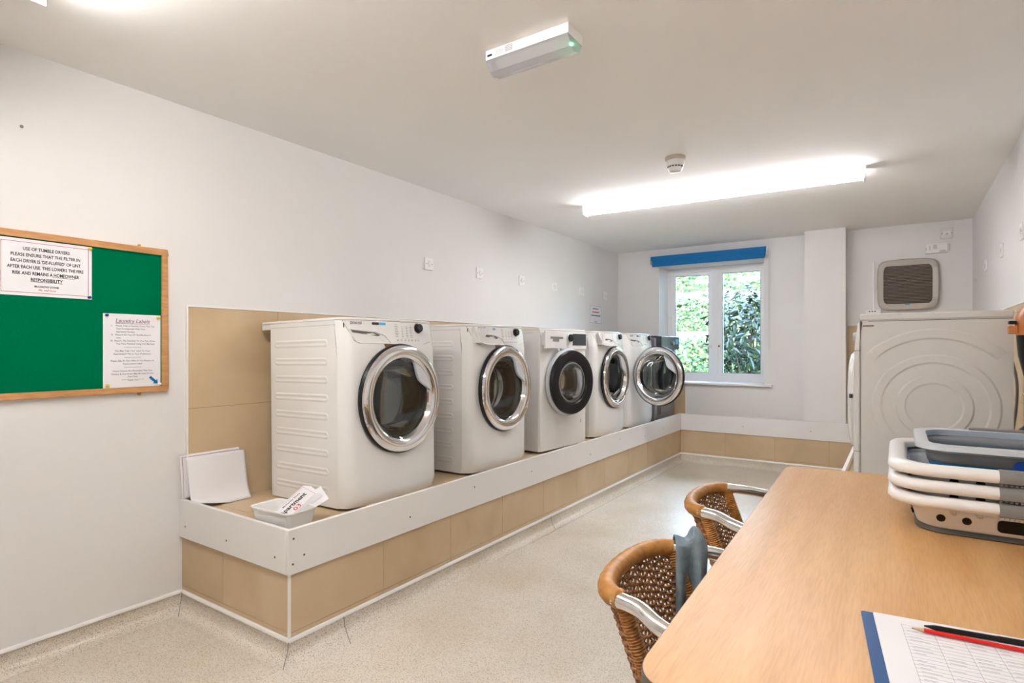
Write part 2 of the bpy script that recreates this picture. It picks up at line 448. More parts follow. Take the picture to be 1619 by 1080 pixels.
b = MB(); b.box(XP - .005, XP + .004, Y0 - .004, Y0 + .005, ZK, ZB + .01); struct(b.build('trim_plinth_corner', M_white, smooth=0))
# edge boards with screws
def edge_board(name, box, screws, axis, lab=None):
    o = MB(); o.box(*box); o = o.build(name, M_board, None, smooth=35, bevel=.0015, seg=2); struct(o)
    s = MB()
    for (x, y, z) in screws:
        T = F(x, y, z, *axis); s.lathe([(.0045, -.004), (.0045, .0008), (.002, .0012), (0, .0012)], T, 10)
    s.build('screw_heads', M_dgrey, o)
    return o
FX = XP + .012
edge_board('trim_front_board', (XP - .008, FX, Y0 - .012, YU + .008, ZB, ZT),
           [(FX, y, z) for y, z in ((1.375, .486), (1.423, .410), (1.372, .387), (2.02, .414), (2.53, .457), (3.13, .438), (3.98, .419), (4.55, .46), (5.13, .414), (5.64, .421))], ((0, 1, 0), (0, 0, 1)))
edge_board('trim_near_board', (XL, XP - .0085, Y0 - .012, Y0 + .006, ZB, ZT),
           [(x, Y0 - .012, .403) for x in (-2.746, -2.398, -2.047)], ((1, 0, 0), (0, 0, 1)))
edge_board('trim_end_board', (FX + .0005, XRP - .008, YU - .012, YU + .008, ZB, ZT),
           [(x, YU - .012, .43) for x in (-1.319, -.697)], ((1, 0, 0), (0, 0, 1)))
edge_board('trim_right_board', (XRP - .0075, XRP + .011, 3.0, YU + .008, ZB, ZT),
           [(XRP - .0075, y, .43) for y in (3.4, 4.4, 5.4)], ((0, -1, 0), (0, 0, 1)))

# ------------------------------------------------------------------ window
YF = 6.745
w1 = struct(empty('window_1', (0, 0, 0)))
b = MB(); f = .048
b.box(WX0, WX1, YF, YF + .065, WZ0, WZ0 + f + .012); b.box(WX0, WX1, YF, YF + .065, WZ1 - f, WZ1)
za, zb_ = WZ0 + f + .012, WZ1 - f
b.box(WX0, WX0 + f, YF, YF + .065, za, zb_); b.box(WX1 - f, WX1, YF, YF + .065, za, zb_)
b.box(-1.772, -1.708, YF, YF + .065, za, zb_)
b.build('window_frame', M_upvc, w1, smooth=0)
def sash(parent, x0, x1, z0, z1, hinge, ang, handle_rot):
    s = empty('sash', (hinge, YF + .01, 0), ang, parent)
    fw = .052; X0, X1 = x0 - hinge, x1 - hinge
    q = MB(); q.box(X0, X1, 0, .055, z0, z0 + fw); q.box(X0, X1, 0, .055, z1 - fw, z1); q.box(X0, X0 + fw, 0, .055, z0 + fw, z1 - fw); q.box(X1 - fw, X1, 0, .055, z0 + fw, z1 - fw)
    q.build('sash_frame', M_upvc, s, smooth=0)
    q = MB(); q.box(X0 + fw - .004, X1 - fw + .004, .022, .03, z0 + fw - .004, z1 - fw + .004); q.build('window_pane', M_pane, s, smooth=0)
    g = .004; q = MB()
    for bb in ((X0 + fw, X1 - fw, z0 + fw, z0 + fw + g), (X0 + fw, X1 - fw, z1 - fw - g, z1 - fw), (X0 + fw, X0 + fw + g, z0 + fw, z1 - fw), (X1 - fw - g, X1 - fw, z0 + fw, z1 - fw)):
        q.box(bb[0], bb[1], .004, .022, bb[2], bb[3])
    q.build('glazing_gasket', M_dgrey, s, smooth=0)
    return s, X0, X1
ls, X0, X1 = sash(w1, WX0 + .035, -1.770, .90, 2.145, WX0 + .035, math.radians(7), 0)
q = MB(); zc = 1.26; q.box(X1 - .038, X1 - .014, -.012, 0, zc - .02, zc + .03); q.box(X1 - .15, X1 - .015, -.03, -.016, zc - .009, zc + .009); q.tube([(X1 - .026, -.001, zc), (X1 - .026, -.03, zc)], .009, 10)
q.build('window_handle', M_white, ls, bevel=.003)
rs, X0, X1 = sash(w1, -1.712, WX1 - .04, .90, 2.145, WX1 - .04, 0, 0)
q = MB(); q.box(X0 + .012, X0 + .036, -.012, 0, zc - .03, zc + .04); q.box(X0 + .014, X0 + .034, -.03, -.014, zc - .12, zc + .012); q.tube([(X0 + .024, -.001, zc), (X0 + .024, -.028, zc)], .010, 10)
q.build('window_handle', M_white, rs, bevel=.003)
q = MB(); q.lathe([(.0095, 0), (.0095, .002), (0, .002)], F(X0 + .024, -.030, zc, (1, 0, 0), (0, 0, 1)), 14); q.build('handle_lock', M_dark, rs)
b = MB(); b.box(WX0 - .07, WX1 + .085, YE - .045, YE, .832, .858); b.box(WX0, WX1, YE, YF + .01, .832, .858)
struct(b.build('trim_window_sill', M_upvc, bevel=.006, seg=3))

# roller blind
bl = tag(empty('roller_blind', (-1.742, YE, 2.23)), 'rolled up bright blue roller blind above the window', 'blind')
q = MB(); q.box(-.618, .618, -.085, -.002, .012, .060); q.build('cassette', M_blind, bl, bevel=.004)
q = MB(); q.tube([(-.600, -.055, -.012), (.600, -.055, -.012)], .026, 20); q.build('rolled_fabric', M_blind, bl)
q = MB(); q.box(-.603, .603, -.078, -.066, -.058, .014); q.build('bottom_bar', M_blind, bl, bevel=.003)
q = MB(); q.box(.620, .626, -.09, -.002, -.03, .062); q.build('bracket', M_white, bl, bevel=.001)
q = MB(); q.box(-.626, -.620, -.09, -.002, -.03, .062); q.build('bracket', M_white, bl, bevel=.001)
q = MB()
for dx in (0, .012): q.tube([(.636 + dx, -.05, .02), (.634 + dx, -.05, -.5), (.633 + dx, -.045, -1.0)], .0022, 6)
q.tube([(.633, -.045, -1.0), (.636, -.045, -1.012), (.641, -.045, -1.012), (.645, -.045, -1.0)], .0022, 6)
q.build('pull_chain', M_lgrey, bl)

# ------------------------------------------------------------------ garden
rnd = random.Random(5)
struct(bx('ground_garden', M_soil, -14, 8, YE + .38, 22, -.3, -.12)) if False else None
g = MB(); g.box(-16, 10, YE + .385, 24, -.30, -.12); gd = g.build('ground', M_soil, smooth=0); struct(gd)
def leaf(mb, p, nrm, size, asp=.5, roll=0, fold=.25):
    n = Vector(nrm).normalized(); t = Vector((rnd.uniform(-1, 1), rnd.uniform(-1, 1), rnd.uniform(-1.2, .3)))
    t = (t - n * t.dot(n)).normalized(); s = n.cross(t); p = Vector(p)
    L = size; W_ = size * asp
    mb.add([p, p + t * L * .45 + s * W_ * .5 - n * fold * W_, p + t * L, p + t * L * .45 - s * W_ * .5 - n * fold * W_, p + t * L * .5 + n * .02 * L],
           [(0, 1, 4), (1, 2, 4), (2, 3, 4), (3, 0, 4)])
# sunlit ivy bank behind
def bankz(y): return -.12 + max(0, (y - 9.0)) * 1.0
hb = tag(empty('ivy_bank', (-3.5, 9.0, -.12)), 'sunlit bright green ivy covered bank outside beyond the window', 'hedge')
q = MB(); q.add([(-6, -.1, 0), (6, -.1, 0), (6, 3.1, 3.0), (-6, 3.1, 3.0), (-6, 3.1, 0), (6, 3.1, 0)], [(0, 1, 2, 3), (0, 3, 4), (1, 5, 2), (0, 4, 5, 1), (3, 2, 5, 4)])
q.build('soil_slope', M_soil, hb, smooth=0)
q = MB()
for i in range(15000):
    x = rnd.uniform(-2.6, 3.0); y = rnd.uniform(-.1, 3.15)
    bump = .22 * noise.noise(Vector((x * 1.4, y * 1.4, 0)))
    z = y + rnd.uniform(0, .16) + bump
    leaf(q, (x, y - rnd.uniform(0, .15), z + .04), (rnd.uniform(-.7, .7), -1 + rnd.uniform(-.5, .5), .9 + rnd.uniform(-.5, .5)), rnd.uniform(.05, .11), .75)
q.build('foliage', M_leafA, hb, smooth=0)
for zz, nm in ((1.42, 0), (2.2, 1)):
    o = bx('stone_edging', M_stone, -7.5, 1.5, 9.0 + zz - .05, 9.0 + zz + .3, zz - .1, zz + .12)
    tag(o, ('lower' if nm == 0 else 'upper') + ' pale stone terrace edge on the ivy bank outside', 'stone edging', 'terrace edges on the bank')
# golden shrub low left
def shrub(name, c, rx, ry, rz, n, size, m, label, zmin=-9, stems=8, asp=.5, shell=.55):
    e = tag(empty(name, (c[0], c[1], -.12)), label, 'shrub'); q = MB(); zc_ = c[2] + .12
    k = 0
    while k < n:
        d = Vector((rnd.gauss(0, 1), rnd.gauss(0, 1), rnd.gauss(0, 1))).normalized()
        r = rnd.uniform(shell, 1) * (1 + .22 * noise.noise(d * 2.3))
        p = Vector((d.x * rx * r, d.y * ry * r, zc_ + d.z * rz * r)); k += 1
        if p.z < .05: continue
        leaf(q, p, d + Vector((rnd.uniform(-.6, .6), rnd.uniform(-.6, .6), rnd.uniform(-.2, .8))), size * rnd.uniform(.7, 1.2), asp)
    q.build('foliage', m, e, smooth=0)
    q = MB()
    for i in range(stems):
        a = rnd.uniform(0, 2 * PI); rr = rnd.uniform(.4, .85)
        tip = Vector((math.cos(a) * rx * rr, math.sin(a) * ry * rr, zc_ + rz * rnd.uniform(-.3, .6)))
        base = Vector((math.cos(a) * .08, math.sin(a) * .08, 0)); mid = base.lerp(tip, .45) + Vector((rnd.uniform(-.1, .1), rnd.uniform(-.1, .1), .08))
        q.tube([base, mid, tip], [.018, .012, .005], 6)
        q.tube([mid, mid + (tip - mid) * .6 + Vector((rnd.uniform(-.25, .25), rnd.uniform(-.2, .2), .05))], [.009, .004], 5)
    q.build('stems', M_bark, e)
    return e
shrub('golden_shrub', (-3.05, 8.9, .55), .55, .35, .62, 1500, .07, M_leafY, 'golden yellow shrub low outside the left window pane', stems=5)
shrub('laurel_shrub', (-1.68, 8.15, 1.42), .58, .50, .72, 1150, .15, M_leafD, 'large dark glossy leaved shrub outside the right window pane', stems=16, asp=.36)
shrub('low_green_shrub', (-2.1, 8.35, .45), .75, .3, .45, 600, .12, M_leafA, 'low bright green plants at the foot of the dark shrub', stems=4, asp=.4)

# ------------------------------------------------------------------ washing machines
DCZ, RO, HW = .493, .270, .315
def FX_(y, z):
    a = abs(y); x = .045 * (1 - (y / HW) ** 2)
    if z > .74: x -= (z - .74) * .14
    r = .05; c = HW - r
    if a > c: x -= r - math.sqrt(max(0, r * r - min(r, a - c) ** 2))
    if z < .05: x -= (.05 - z) ** 2 * 6
    return x
def polar_front(mb, fn, hw, z0, z1, cz, R, na=120, nr=22, m=0):
    o = len(mb.v)
    angs = sorted([2 * PI * k / na for k in range(na)] + [math.atan2(z1 - cz, hw), PI - math.atan2(z1 - cz, hw), 2 * PI + math.atan2(z0 - cz, hw), PI - math.atan2(z0 - cz, hw)])
    N = len(angs)
    for j in range(nr + 1):
        t = j / nr
        for a in angs:
            ca, sa = math.cos(a), math.sin(a)
            d = 1e9
            if abs(ca) > 1e-9: d = min(d, hw / abs(ca))
            if sa > 1e-9: d = min(d, (z1 - cz) / sa)
            if sa < -1e-9: d = min(d, (z0 - cz) / sa)
            r = R + (d - R) * t; y = r * ca; z = cz + r * sa
            mb.v.append((fn(y, z), y, z))
    for j in range(nr):
        for k in range(N):
            k2 = (k + 1) % N
            mb.face((o + j * N + k, o + j * N + k2, o + (j + 1) * N + k2, o + (j + 1) * N + k), m)
def ribs_stadium(mb, x0, x1, z, h, side, y, dep=.0022):
    """raised stadium outline rib on a side panel (side=-1: faces -y)"""
    def ring(e, off):
        r = h / 2 - e; pts = []
        for cx, a0 in ((x1 - h / 2, -PI / 2), (x0 + h / 2, PI / 2)):
            for k in range(9):
                a = a0 + PI * k / 8; pts.append((cx + r * math.cos(a), y + side * off, z + r * math.sin(a)))
        return pts
    R = [ring(0, 0), ring(.004, dep), ring(.010, dep), ring(.014, .0004), ring(h / 2 - .001, .0004)]
    o = len(mb.v); n = len(R[0])
    for r in R: mb.v += r
    for j in range(len(R) - 1):
        for k in range(n): mb.face((o + j * n + k, o + j * n + (k + 1) % n, o + (j + 1) * n + (k + 1) % n, o + (j + 1) * n + k))
def drum(parent, cz, r, depth=.36, x=0):
    T = F(x, 0, cz, (0, 1, 0), (0, 0, 1))
    q = MB(); q.lathe([(r + .004, .0), (r - .008, .006), (r - .022, -.012), (r - .012, -.035), (r - .03, -.055), (r - .035, -.08)], T, 64)
    q.build('door_gasket', M_gasket, parent)
    q = MB(); q.lathe([(r - .03, -.08), (r - .005, -.085), (r + .04, -.10), (r + .045, -depth), (.06, -depth - .01), (0, -depth + .01)], T, 64)
    for k in range(3):
        a = 2 * PI * k / 3 + .5; Tk = T @ Matrix.Rotation(a, 4, 'Z')
        q.prism([(r + .05, -.03), (r + .05, .03), (r - .02, .012), (r - .02, -.012)], -depth, -.11, Tk)
    return q.build('drum', M_steel, parent)
def door_ring(parent, loc, ang, cz, style='chrome', hinge_y=-RO):
    """porthole door as sub-assembly; local x outward from panel, hinge at hinge_y"""
    hinge = empty('door', (loc, hinge_y, cz), ang, parent)
    T = F(0, -hinge_y, 0, (0, 1, 0), (0, 0, 1))
    if style == 'chrome':
        q = MB(); q.lathe([(RO - .012, -.004), (RO, .004), (RO + .001, .016), (RO - .006, .026)], T, 80); q.build('door_seal_rim', M_dark, hinge)
        q = MB(); q.lathe([(RO - .006, .024), (RO - .010, .036), (RO - .022, .043), (RO - .045, .044), (.205, .038), (.200, .032), (.190, .008), (.178, -.012), (.172, -.020)], T, 96); q.build('chrome_ring', M_chrome, hinge)
        q = MB(); q.lathe([(.192, .012), (.150, .016), (.08, .020), (0, .022)], T, 64); q.build('door_glass', M_dglass, hinge)
        q = MB(); q.lathe([(.172, -.02), (.160, -.05), (.150, -.085), (.135, -.10), (.06, -.108), (0, -.11)], T, 64); q.build('glass_bowl', M_dglass, hinge)
        # grip, a pale lens-shaped recess at the upper right
        q = MB(); pts = []; a0, a1 = math.radians(8), math.radians(68); n = 16
        for k in range(n + 1): a = a0 + (a1 - a0) * k / n; pts.append((.196 * math.cos(a), .196 * math.sin(a)))
        for k in range(1, n): t = k / n; a = a1 + (a0 - a1) * t; r = .196 - .055 * math.sin(PI * t); pts.append((r * math.cos(a), r * math.sin(a)))
        q.prism(pts, .016, .034, T); q.build('door_grip', M_lgrey, hinge, bevel=.003)
    else:
        q = MB(); q.lathe([(.185, -.01), (.245, -.004), (.252, .010), (.246, .026), (.236, .030)], T, 80); q.build('silver_collar', M_lgrey, hinge)
        q = MB(); q.lathe([(.236, .028), (.240, .045), (.232, .060), (.205, .066), (.165, .058), (.155, .045), (.150, .030)], T, 96); q.build('black_ring', M_dark, hinge)
        q = MB(); q.lathe([(.156, .048), (.12, .056), (.06, .062), (0, .064)], T, 64); q.build('door_glass', M_bglass, hinge)
        q = MB(); q.lathe([(.16, .03), (.150, -.03), (.135, -.07), (.06, -.085), (0, -.087)], T, 64); q.build('glass_bowl', M_bglass, hinge)
        q = MB(); q.lathe([(.150, .046), (.142, .050), (.138, .046)], T, 64); q.build('inner_trim', M_lgrey, hinge)
    return hinge

def shell(name, m, parent, hw=.315, dep=.565, H=.874, fn=FX_, R=.195, cz=DCZ, ribs=True, toe=0):
    q = MB(); polar_front(q, fn, hw, 0, H, cz, R)
    zs = [0, .015, .03, .05, .3, .6, .70, H]
    for s in (-1, 1):
        o = len(q.v)
        for z in zs: q.v.append((-dep, s * hw, z)); q.v.append((fn(s * hw, z), s * hw, z))
        for i in range(len(zs) - 1): q.face((o + 2 * i, o + 2 * i + 1, o + 2 * i + 3, o + 2 * i + 2))
    q.add([(-dep, -hw, 0), (-dep, hw, 0), (-dep, hw, H), (-dep, -hw, H)], [(0, 1, 2, 3)])
    n = 40
    for z in (0, H):
        row = [(fn(-hw + 2 * hw * k / n, z), -hw + 2 * hw * k / n, z) for k in range(n + 1)] + [(-dep, hw, z), (-dep, -hw, z)]
        q.add(row, [tuple(range(len(row)))])
    if ribs:
        for s in (-1, 1):
            for k in range(9): ribs_stadium(q, -.53, -.115, .075 + .0868 * k, .036, s, s * hw)
    return q.build(name, m, parent, smooth=30)
def lid(parent, m, fn=FX_, hw=.313, H=.874, back=-.645, h=.014):
    q = MB(); n = 30
    poly = [(fn(-hw + 2 * hw * k / n, H) + .001, -hw + 2 * hw * k / n) for k in range(n + 1)] + [(back, hw), (back, -hw)]
    q.prism(poly, H + .0005, H + h)
    q.box(back, -.566, -hw, hw, H - .030, H + .0005)
    for sd_ in (-1, 1):
        sm = MB(); sm.box(-.56, -.06, sd_ * (hw + .0015), sd_ * (hw + .0026), H - .022, H - .0205)
        sm.build('lid_seam', M_mgrey, parent, smooth=0)
    return q.build('top_lid', m, parent, smooth=35, bevel=.005, seg=3)
def zan_panel(root, drawer, drawer_mark=True):
    """curved fascia with drawer, lettering, dial, leds and buttons"""
    def sp(y, z, off): return (FX_(y, z) + off, y, z)
    # fascia seam
    q = MB(); pts = [sp(y, z, .0006) for y, z in ((-.300, .874), (-.288, .835), (-.262, .778), (-.235, .766), (.0, .764), (.20, .766), (.255, .778))]
    q.tube(pts, .0011, 5); q.build('fascia_seam', M_mgrey, root)
    out = .045 if drawer else 0
    dr = empty('detergent_drawer', (0, 0, 0), 0, root)
    # drawer front: rounded rectangle following the fascia, with a scooped grip
    outline = [(-.292, .872), (-.286, .832), (-.258, .776), (-.238, .767), (-.065, .764), (-.058, .769), (-.09, .803), (-.12, .818), (-.16, .828), (-.160, .872)]
    q = MB(); n = len(outline)
    q.v += [sp(y, z, .001 + out) for y, z in outline] + [sp(y, z, -.003 + (0 if not drawer else out - .012)) for y, z in outline]
    q.face(range(n)); 
    for k in range(n): q.face((k, (k + 1) % n, n + (k + 1) % n, n + k))
    if drawer: q.face(range(n, 2 * n))
    q.build('drawer_front', M_enamel, dr)
    if drawer:
        q = MB(); x1 = FX_(-.16, .79) + out - .014
        q.box(x1 - out - .02, x1, -.275, -.155, .775, .862); q.build('drawer_box', M_enamel_g, dr, smooth=0)
    # grip scoop
    g0 = [(-.280, .830), (-.252, .776), (-.235, .771), (-.075, .768), (-.105, .802), (-.15, .819)]
    q = MB(); q.v += [sp(y, z, .0018 + out) for y, z in g0]; q.face(range(len(g0))); q.build('grip_recess', M_enamel_g, dr)
    q = MB(); q.tube([sp(y, z, .003 + out) for y, z in ((-.284, .833), (-.268, .80), (-.252, .774), (-.235, .768), (-.07, .765), (-.062, .771), (-.095, .805), (-.15, .823), (-.284, .833))], .0028, 8); q.build('grip_rim', M_enamel, dr)
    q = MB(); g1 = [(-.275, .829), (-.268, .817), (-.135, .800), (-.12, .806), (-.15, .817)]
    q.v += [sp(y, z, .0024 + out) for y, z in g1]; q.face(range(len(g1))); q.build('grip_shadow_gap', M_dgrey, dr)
    # lettering
    q = MB()
    text_mb(q, 'ZANUSSI', .017, None, fn=lambda x, y: sp(-.245 + x, .856 + y, .0014 + out), bold=.02, width=.058)
    q.build('brand_lettering', M_ink, root)
    q = MB(); poly = rrect(-.012, .030, -.0065, .0065, .0062)
    q.v += [sp(-.150 + x, .861 + y, .0012 + (out if x < -.01 and out else 0)) for x, y in poly]; q.face(range(len(poly))); q.build('black_badge', M_ink, root)
    q = MB(); q.v += [sp(-.110 + x, .861 + y, .0012) for x, y in poly]; q.face(range(len(poly))); q.build('blue_badge', M_lblue, root)
    q = MB(); r2 = random.Random(3)
    for r in range(8):
        for cx, wd in ((-.015, .028), (.025, .012), (.058, .018), (.09, .022)):
            if r == 0 and cx > .0: continue
            z = .858 - r * .0085; ww = wd * r2.uniform(.6, 1)
            q.v += [sp(cx - ww / 2, z, .001), sp(cx + ww / 2, z, .001), sp(cx + ww / 2, z + .0022, .001), sp(cx - ww / 2, z + .0022, .001)]
            k = len(q.v); q.face((k - 4, k - 3, k - 2, k - 1))
    q.build('programme_marks', M_gink, root)
    # dial
    T = Matrix.Translation(sp(.148, .846, 0)) @ Matrix.Rotation(math.radians(-8), 4, 'Y') @ F(0, 0, 0, (0, 1, 0), (0, 0, 1))
    q = MB(); q.lathe([(.026, -.001), (.026, .004), (.0235, .006), (.022, .020), (.019, .023), (0, .023)], T, 32); dl = q.build('programme_dial', M_dark, root)
    q = MB(); q.lathe([(.0285, -.001), (.0285, .003), (.026, .0035)], T, 32); q.build('dial_bezel', M_chrome, dl)
    q = MB()
    for k in range(7):
        y = -.01 + k * .026
        Tb = Matrix.Translation(sp(y, .783, 0)) @ Matrix.Rotation(math.radians(-8), 4, 'Y') @ F(0, 0, 0, (0, 1, 0), (0, 0, 1))
        q.lathe([(.0055, 0), (.0055, .002), (.004, .003), (0, .003)], Tb, 14)
    q.build('option_buttons', M_lgrey, root)
def machine_feet(root, m=M_dark):
    for x in (-.45, -.06):
        for y in (-.24, .24):
            q = MB(); q.lathe([(.0, -.015), (.022, -.015), (.022, -.008), (.012, -.004), (.012, .002)], Matrix.Translation((x, y, 0)), 16); q.build('foot', m, root)
def zanussi(y, label, drawer=False, door=0, number=None, x=-2.09, fan=False, tilt=0):
    r = tag(empty('washing_machine', (x, y, ZS + .015)), label, 'washing machine', 'washing machines along the left wall')
    shell('body', M_enamel, r); lid(r, M_enamel); drum(r, DCZ, .190, x=.028)
    door_ring(r, .034, -door, DCZ)
    zan_panel(r, drawer); machine_feet(r)
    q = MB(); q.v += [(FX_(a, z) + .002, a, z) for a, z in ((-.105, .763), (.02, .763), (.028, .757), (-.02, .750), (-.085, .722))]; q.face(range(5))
    if not door and number: q.build('brown_reflection', M_brown, r)  # flat brown patch paints the reflection seen above the door ring
    if number:
        q = MB(); s = .030
        text_mb(q, number, s, None, fn=lambda X, Y: (FX_(-.298 + X, .84) + .0016, -.298 + X, .84 + Y), bold=.01); q.build('number_mark', M_ink, r)
    return r
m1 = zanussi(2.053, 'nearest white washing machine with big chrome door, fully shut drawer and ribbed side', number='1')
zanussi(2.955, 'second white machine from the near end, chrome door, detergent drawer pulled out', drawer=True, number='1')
zanussi(4.635, 'white chrome-doored machine just past the black-ringed one, drawer pulled out', drawer=True, number='')
zanussi(5.365, 'white washing machine with its round chrome door swung wide open', door=math.radians(104), number='')
m1.rotation_euler = (0, -.016, 0)
# wooden packing blocks
for (x, y, lab) in ((-2.055, 1.83, 'small pine packing block under the near corner of the nearest washing machine'), (-2.075, 2.40, 'small pine packing block between the first two washing machines')):
    o = MB(); o.box(-.02, .02, -.022, .022, 0, .032, T=Matrix.Rotation(.3, 4, 'Z')); o = o.build('wood_block', M_block, bevel=.002); o.location = (x + .035, y, ZS); tag(o, lab, 'wood block', 'packing blocks under the machines')

# machine with the black ringed door
def bosch():
    r = tag(empty('washing_machine', (-2.09, 3.80, ZS + .015), math.radians(-5)), 'white washing machine with thick black door ring and dark square display', 'washing machine', 'washing machines along the left wall')
    fl = lambda y, z: -.004 if abs(y) > .296 else 0
    def fn(y, z):
        a = abs(y); rr = .012; c = .312 - rr
        return -(rr - math.sqrt(max(0, rr * rr - min(rr, a - c) ** 2))) if a > c else 0
    shell('body', M_enamel, r, hw=.312, dep=.55, H=.874, fn=fn, R=.19, cz=.49, ribs=False)
    lid(r, M_enamel, fn=fn, hw=.310, back=-.58)
    T = F(0, 0, .49, (0, 1, 0), (0, 0, 1)); drum(r, .49, .185)
    door_ring(r, .004, -math.radians(7), .49, 'black', hinge_y=-.245)
    q = MB(); q.box(.0, .010, -.05, .305, .735, .870); q.build('control_panel', M_enamel, r, bevel=.003)
    d = empty('detergent_drawer', (0, 0, 0), 0, r)
    q = MB(); q.box(.034, .048, -.305, -.055, .742, .870); q.build('drawer_front', M_enamel, d, bevel=.003)
    q = MB(); q.box(0, .034, -.285, -.16, .765, .855); q.build('drawer_box', M_enamel_g, d, smooth=0)
    q = MB(); q.box(.0482, .049, -.245, -.085, .812, .828); q.box(.0482, .049, -.215, -.135, .792, .812); q.build('drawer_grip', M_mgrey, d, smooth=0)
    q = MB(); q.box(.0105, .012, .105, .295, .765, .855); q.build('display', M_char, r, smooth=0)
    q = MB(); Td = F(.010, .055, .822, (0, 1, 0), (0, 0, 1)); q.lathe([(.034, 0), (.034, .006), (.029, .010)], Td, 32); q.build('dial_bezel', M_lgrey, r)
    q = MB(); q.lathe([(.029, .008), (.027, .024), (.0, .026)], Td, 32); q.build('programme_dial', M_dark, r)
    q = MB(); text_mb(q, '2', .03, F(.0005, .23, .165, (0, 1, 0), (0, 0, 1)), bold=.02); q.build('number_mark', M_ink, r)
    machine_feet(r)
bosch()
# dark machine in the corner
def dark_machine():
    r = tag(empty('tumble_dryer', (-2.08, 6.06, ZS + .015)), 'dark graphite machine with black control panel in the corner by the window', 'tumble dryer')
    hw = .305
    def fn(y, z):
        a = abs(y); rr = .015; c = hw - rr
        return -(rr - math.sqrt(max(0, rr * rr - min(rr, a - c) ** 2))) if a > c else 0
    shell('body', M_charm, r, hw=hw, dep=.53, H=.855, fn=fn, R=.185, cz=.45, ribs=False)
    lid(r, M_char, fn=fn, hw=hw, H=.855, back=-.57, h=.02)
    drum(r, .45, .18)
    q = MB(); q.box(.0, .055, -.292, .292, .732, .872); q.build('control_panel', M_char, r, bevel=.008)
    q = MB(); q.box(.0555, .0565, .16, .25, .79, .845); q.build('display', M_lblue, r, smooth=0)
    q = MB(); q.box(.0555, .060, -.25, -.06, .735, .760); q.build('drawer_grip', M_dark, r, bevel=.002)
    q = MB(); Td = F(.055, .05, .80, (0, 1, 0), (0, 0, 1)); q.lathe([(.024, 0), (.022, .02), (0, .022)], Td, 28); q.build('programme_dial', M_charm, r)
    q = MB(); T = F(0, 0, .45, (0, 1, 0), (0, 0, 1)); q.lathe([(.24, -.002), (.24, .03), (.225, .04), (.17, .034), (.16, .01)], T, 64); q.build('door_ring', M_dark, r)
    q = MB(); q.lathe([(.165, .015), (.1, .025), (0, .03)], T, 48); q.build('door_glass', M_dglass, r)
    q = MB(); 
    for k in range(9): q.box(.0, .004, -.26 + k * .012, -.253 + k * .012, .05, .16)
    q.build('vent_grille', M_dgrey, r, smooth=0)
    machine_feet(r)
dark_machine()

# dryer on the right-hand platform, faces the left wall
def right_dryer():
    r = tag(empty('tumble_dryer', (-.150, 3.60, ZS + .022), PI), 'large white tumble dryer on the right, side panel pressed with concentric arcs', 'tumble dryer')
    hw = .30
    def fn(y, z):
        a = abs(y); rr = .02; c = hw - rr; x = .0
        if z > .62: x = -((z - .62) / .3) ** 2 * .03
        return x - (rr - math.sqrt(max(0, rr * rr - min(rr, a - c) ** 2))) if a > c else x
    q = MB(); polar_front(q, lambda y, z: fn(y, z) + .032, hw, 0, .865, .46, .19)
    # body sides, back, bottom, top
    q2 = MB(); q2.box(-.572, .0, -hw, hw, 0, .872)
    side = hw      # local +y is world -y: the side seen from the room
    def band(r0, r1, a0, a1, cx=-.29, cz=.462, n=60, d=.005):
        e = .008
        prof = [(r0, 0), (r0 + e, d), (r1 - e, d), (r1, 0)]
        o = len(q2.v); c = len(prof)
        for k in range(n + 1):
            a = a0 + (a1 - a0) * k / n
            taper = min(1, min(k, n - k) / 3) if a1 - a0 < 2 * PI - .01 else 1
            for rr, h in prof: q2.v.append((cx + rr * math.cos(a), side + h * taper + .0003, cz + rr * math.sin(a)))
        for k in range(n):
            for j in range(c - 1): q2.face((o + k * c + j, o + k * c + j + 1, o + (k + 1) * c + j + 1, o + (k + 1) * c + j))
    band(.105, .150, 0, 2 * PI); band(.200, .246, math.radians(-50), math.radians(230)); band(.315, .366, math.radians(42), math.radians(136))
    q2.build('body', M_enamel, r, smooth=30, bevel=0)
    q.box(0, .005, -hw, hw, 0, .865); q.build('front_panel', M_enamel, r, smooth=40)
    qs = MB()
    # front panel rim
    n = 20
    for s in (-1, 1):
        o = len(qs.v)
        for k in range(n + 1): z = .865 * k / n; qs.v.append((.003, s * hw, z)); qs.v.append((fn(s * hw, z) + .032, s * hw, z))
        for k in range(n): qs.face((o + 2 * k, o + 2 * k + 1, o + 2 * k + 3, o + 2 * k + 2))
    qs.build('front_panel_edge', M_enamel, r, smooth=40)
    qq = MB(); qq.prism(rrect(-.575, .006, -.3005, .3005, .012), .872, .905); qq.build('top_lid', M_enamel, r, bevel=.009, seg=3)
    qq = MB(); qq.box(-.57, -.03, side, side + .0008, .866, .8695); qq.box(-.001, .0012, side, side + .0008, .02, .868); qq.box(0, .030, side, side + .0008, .722, .7245); qq.box(0, .030, side, side + .0008, .225, .2275); qq.build('panel_seam', M_mgrey, r, smooth=0)
    T = F(.032, 0, .46, (0, 1, 0), (0, 0, 1))
    dr = MB(); dr.lathe([(.255, -.01), (.255, .012), (.247, .022), (.22, .030), (.12, .034), (0, .034)], T, 72); dr = dr.build('door', M_enamel, r)
    qq = MB(); qq.box(.036, .052, .246, .2575, .485, .505); qq.box(.036, .052, .246, .2575, .425, .425); qq.build('hinge', M_char, dr, smooth=0)
    qq = MB(); qq.box(-.055, -.008, side, side + .001, .842, .848); qq.build('type_label', M_brown, r, smooth=0)
    qq = MB(); qq.lathe([(.022, 0), (.022, .018), (.018, .022), (0, .022)], F(.030, -.05, .80, (0, 1, 0), (0, 0, 1)), 24); qq.build('programme_dial', M_lgrey, r)
    machine_feet(r)
right_dryer()
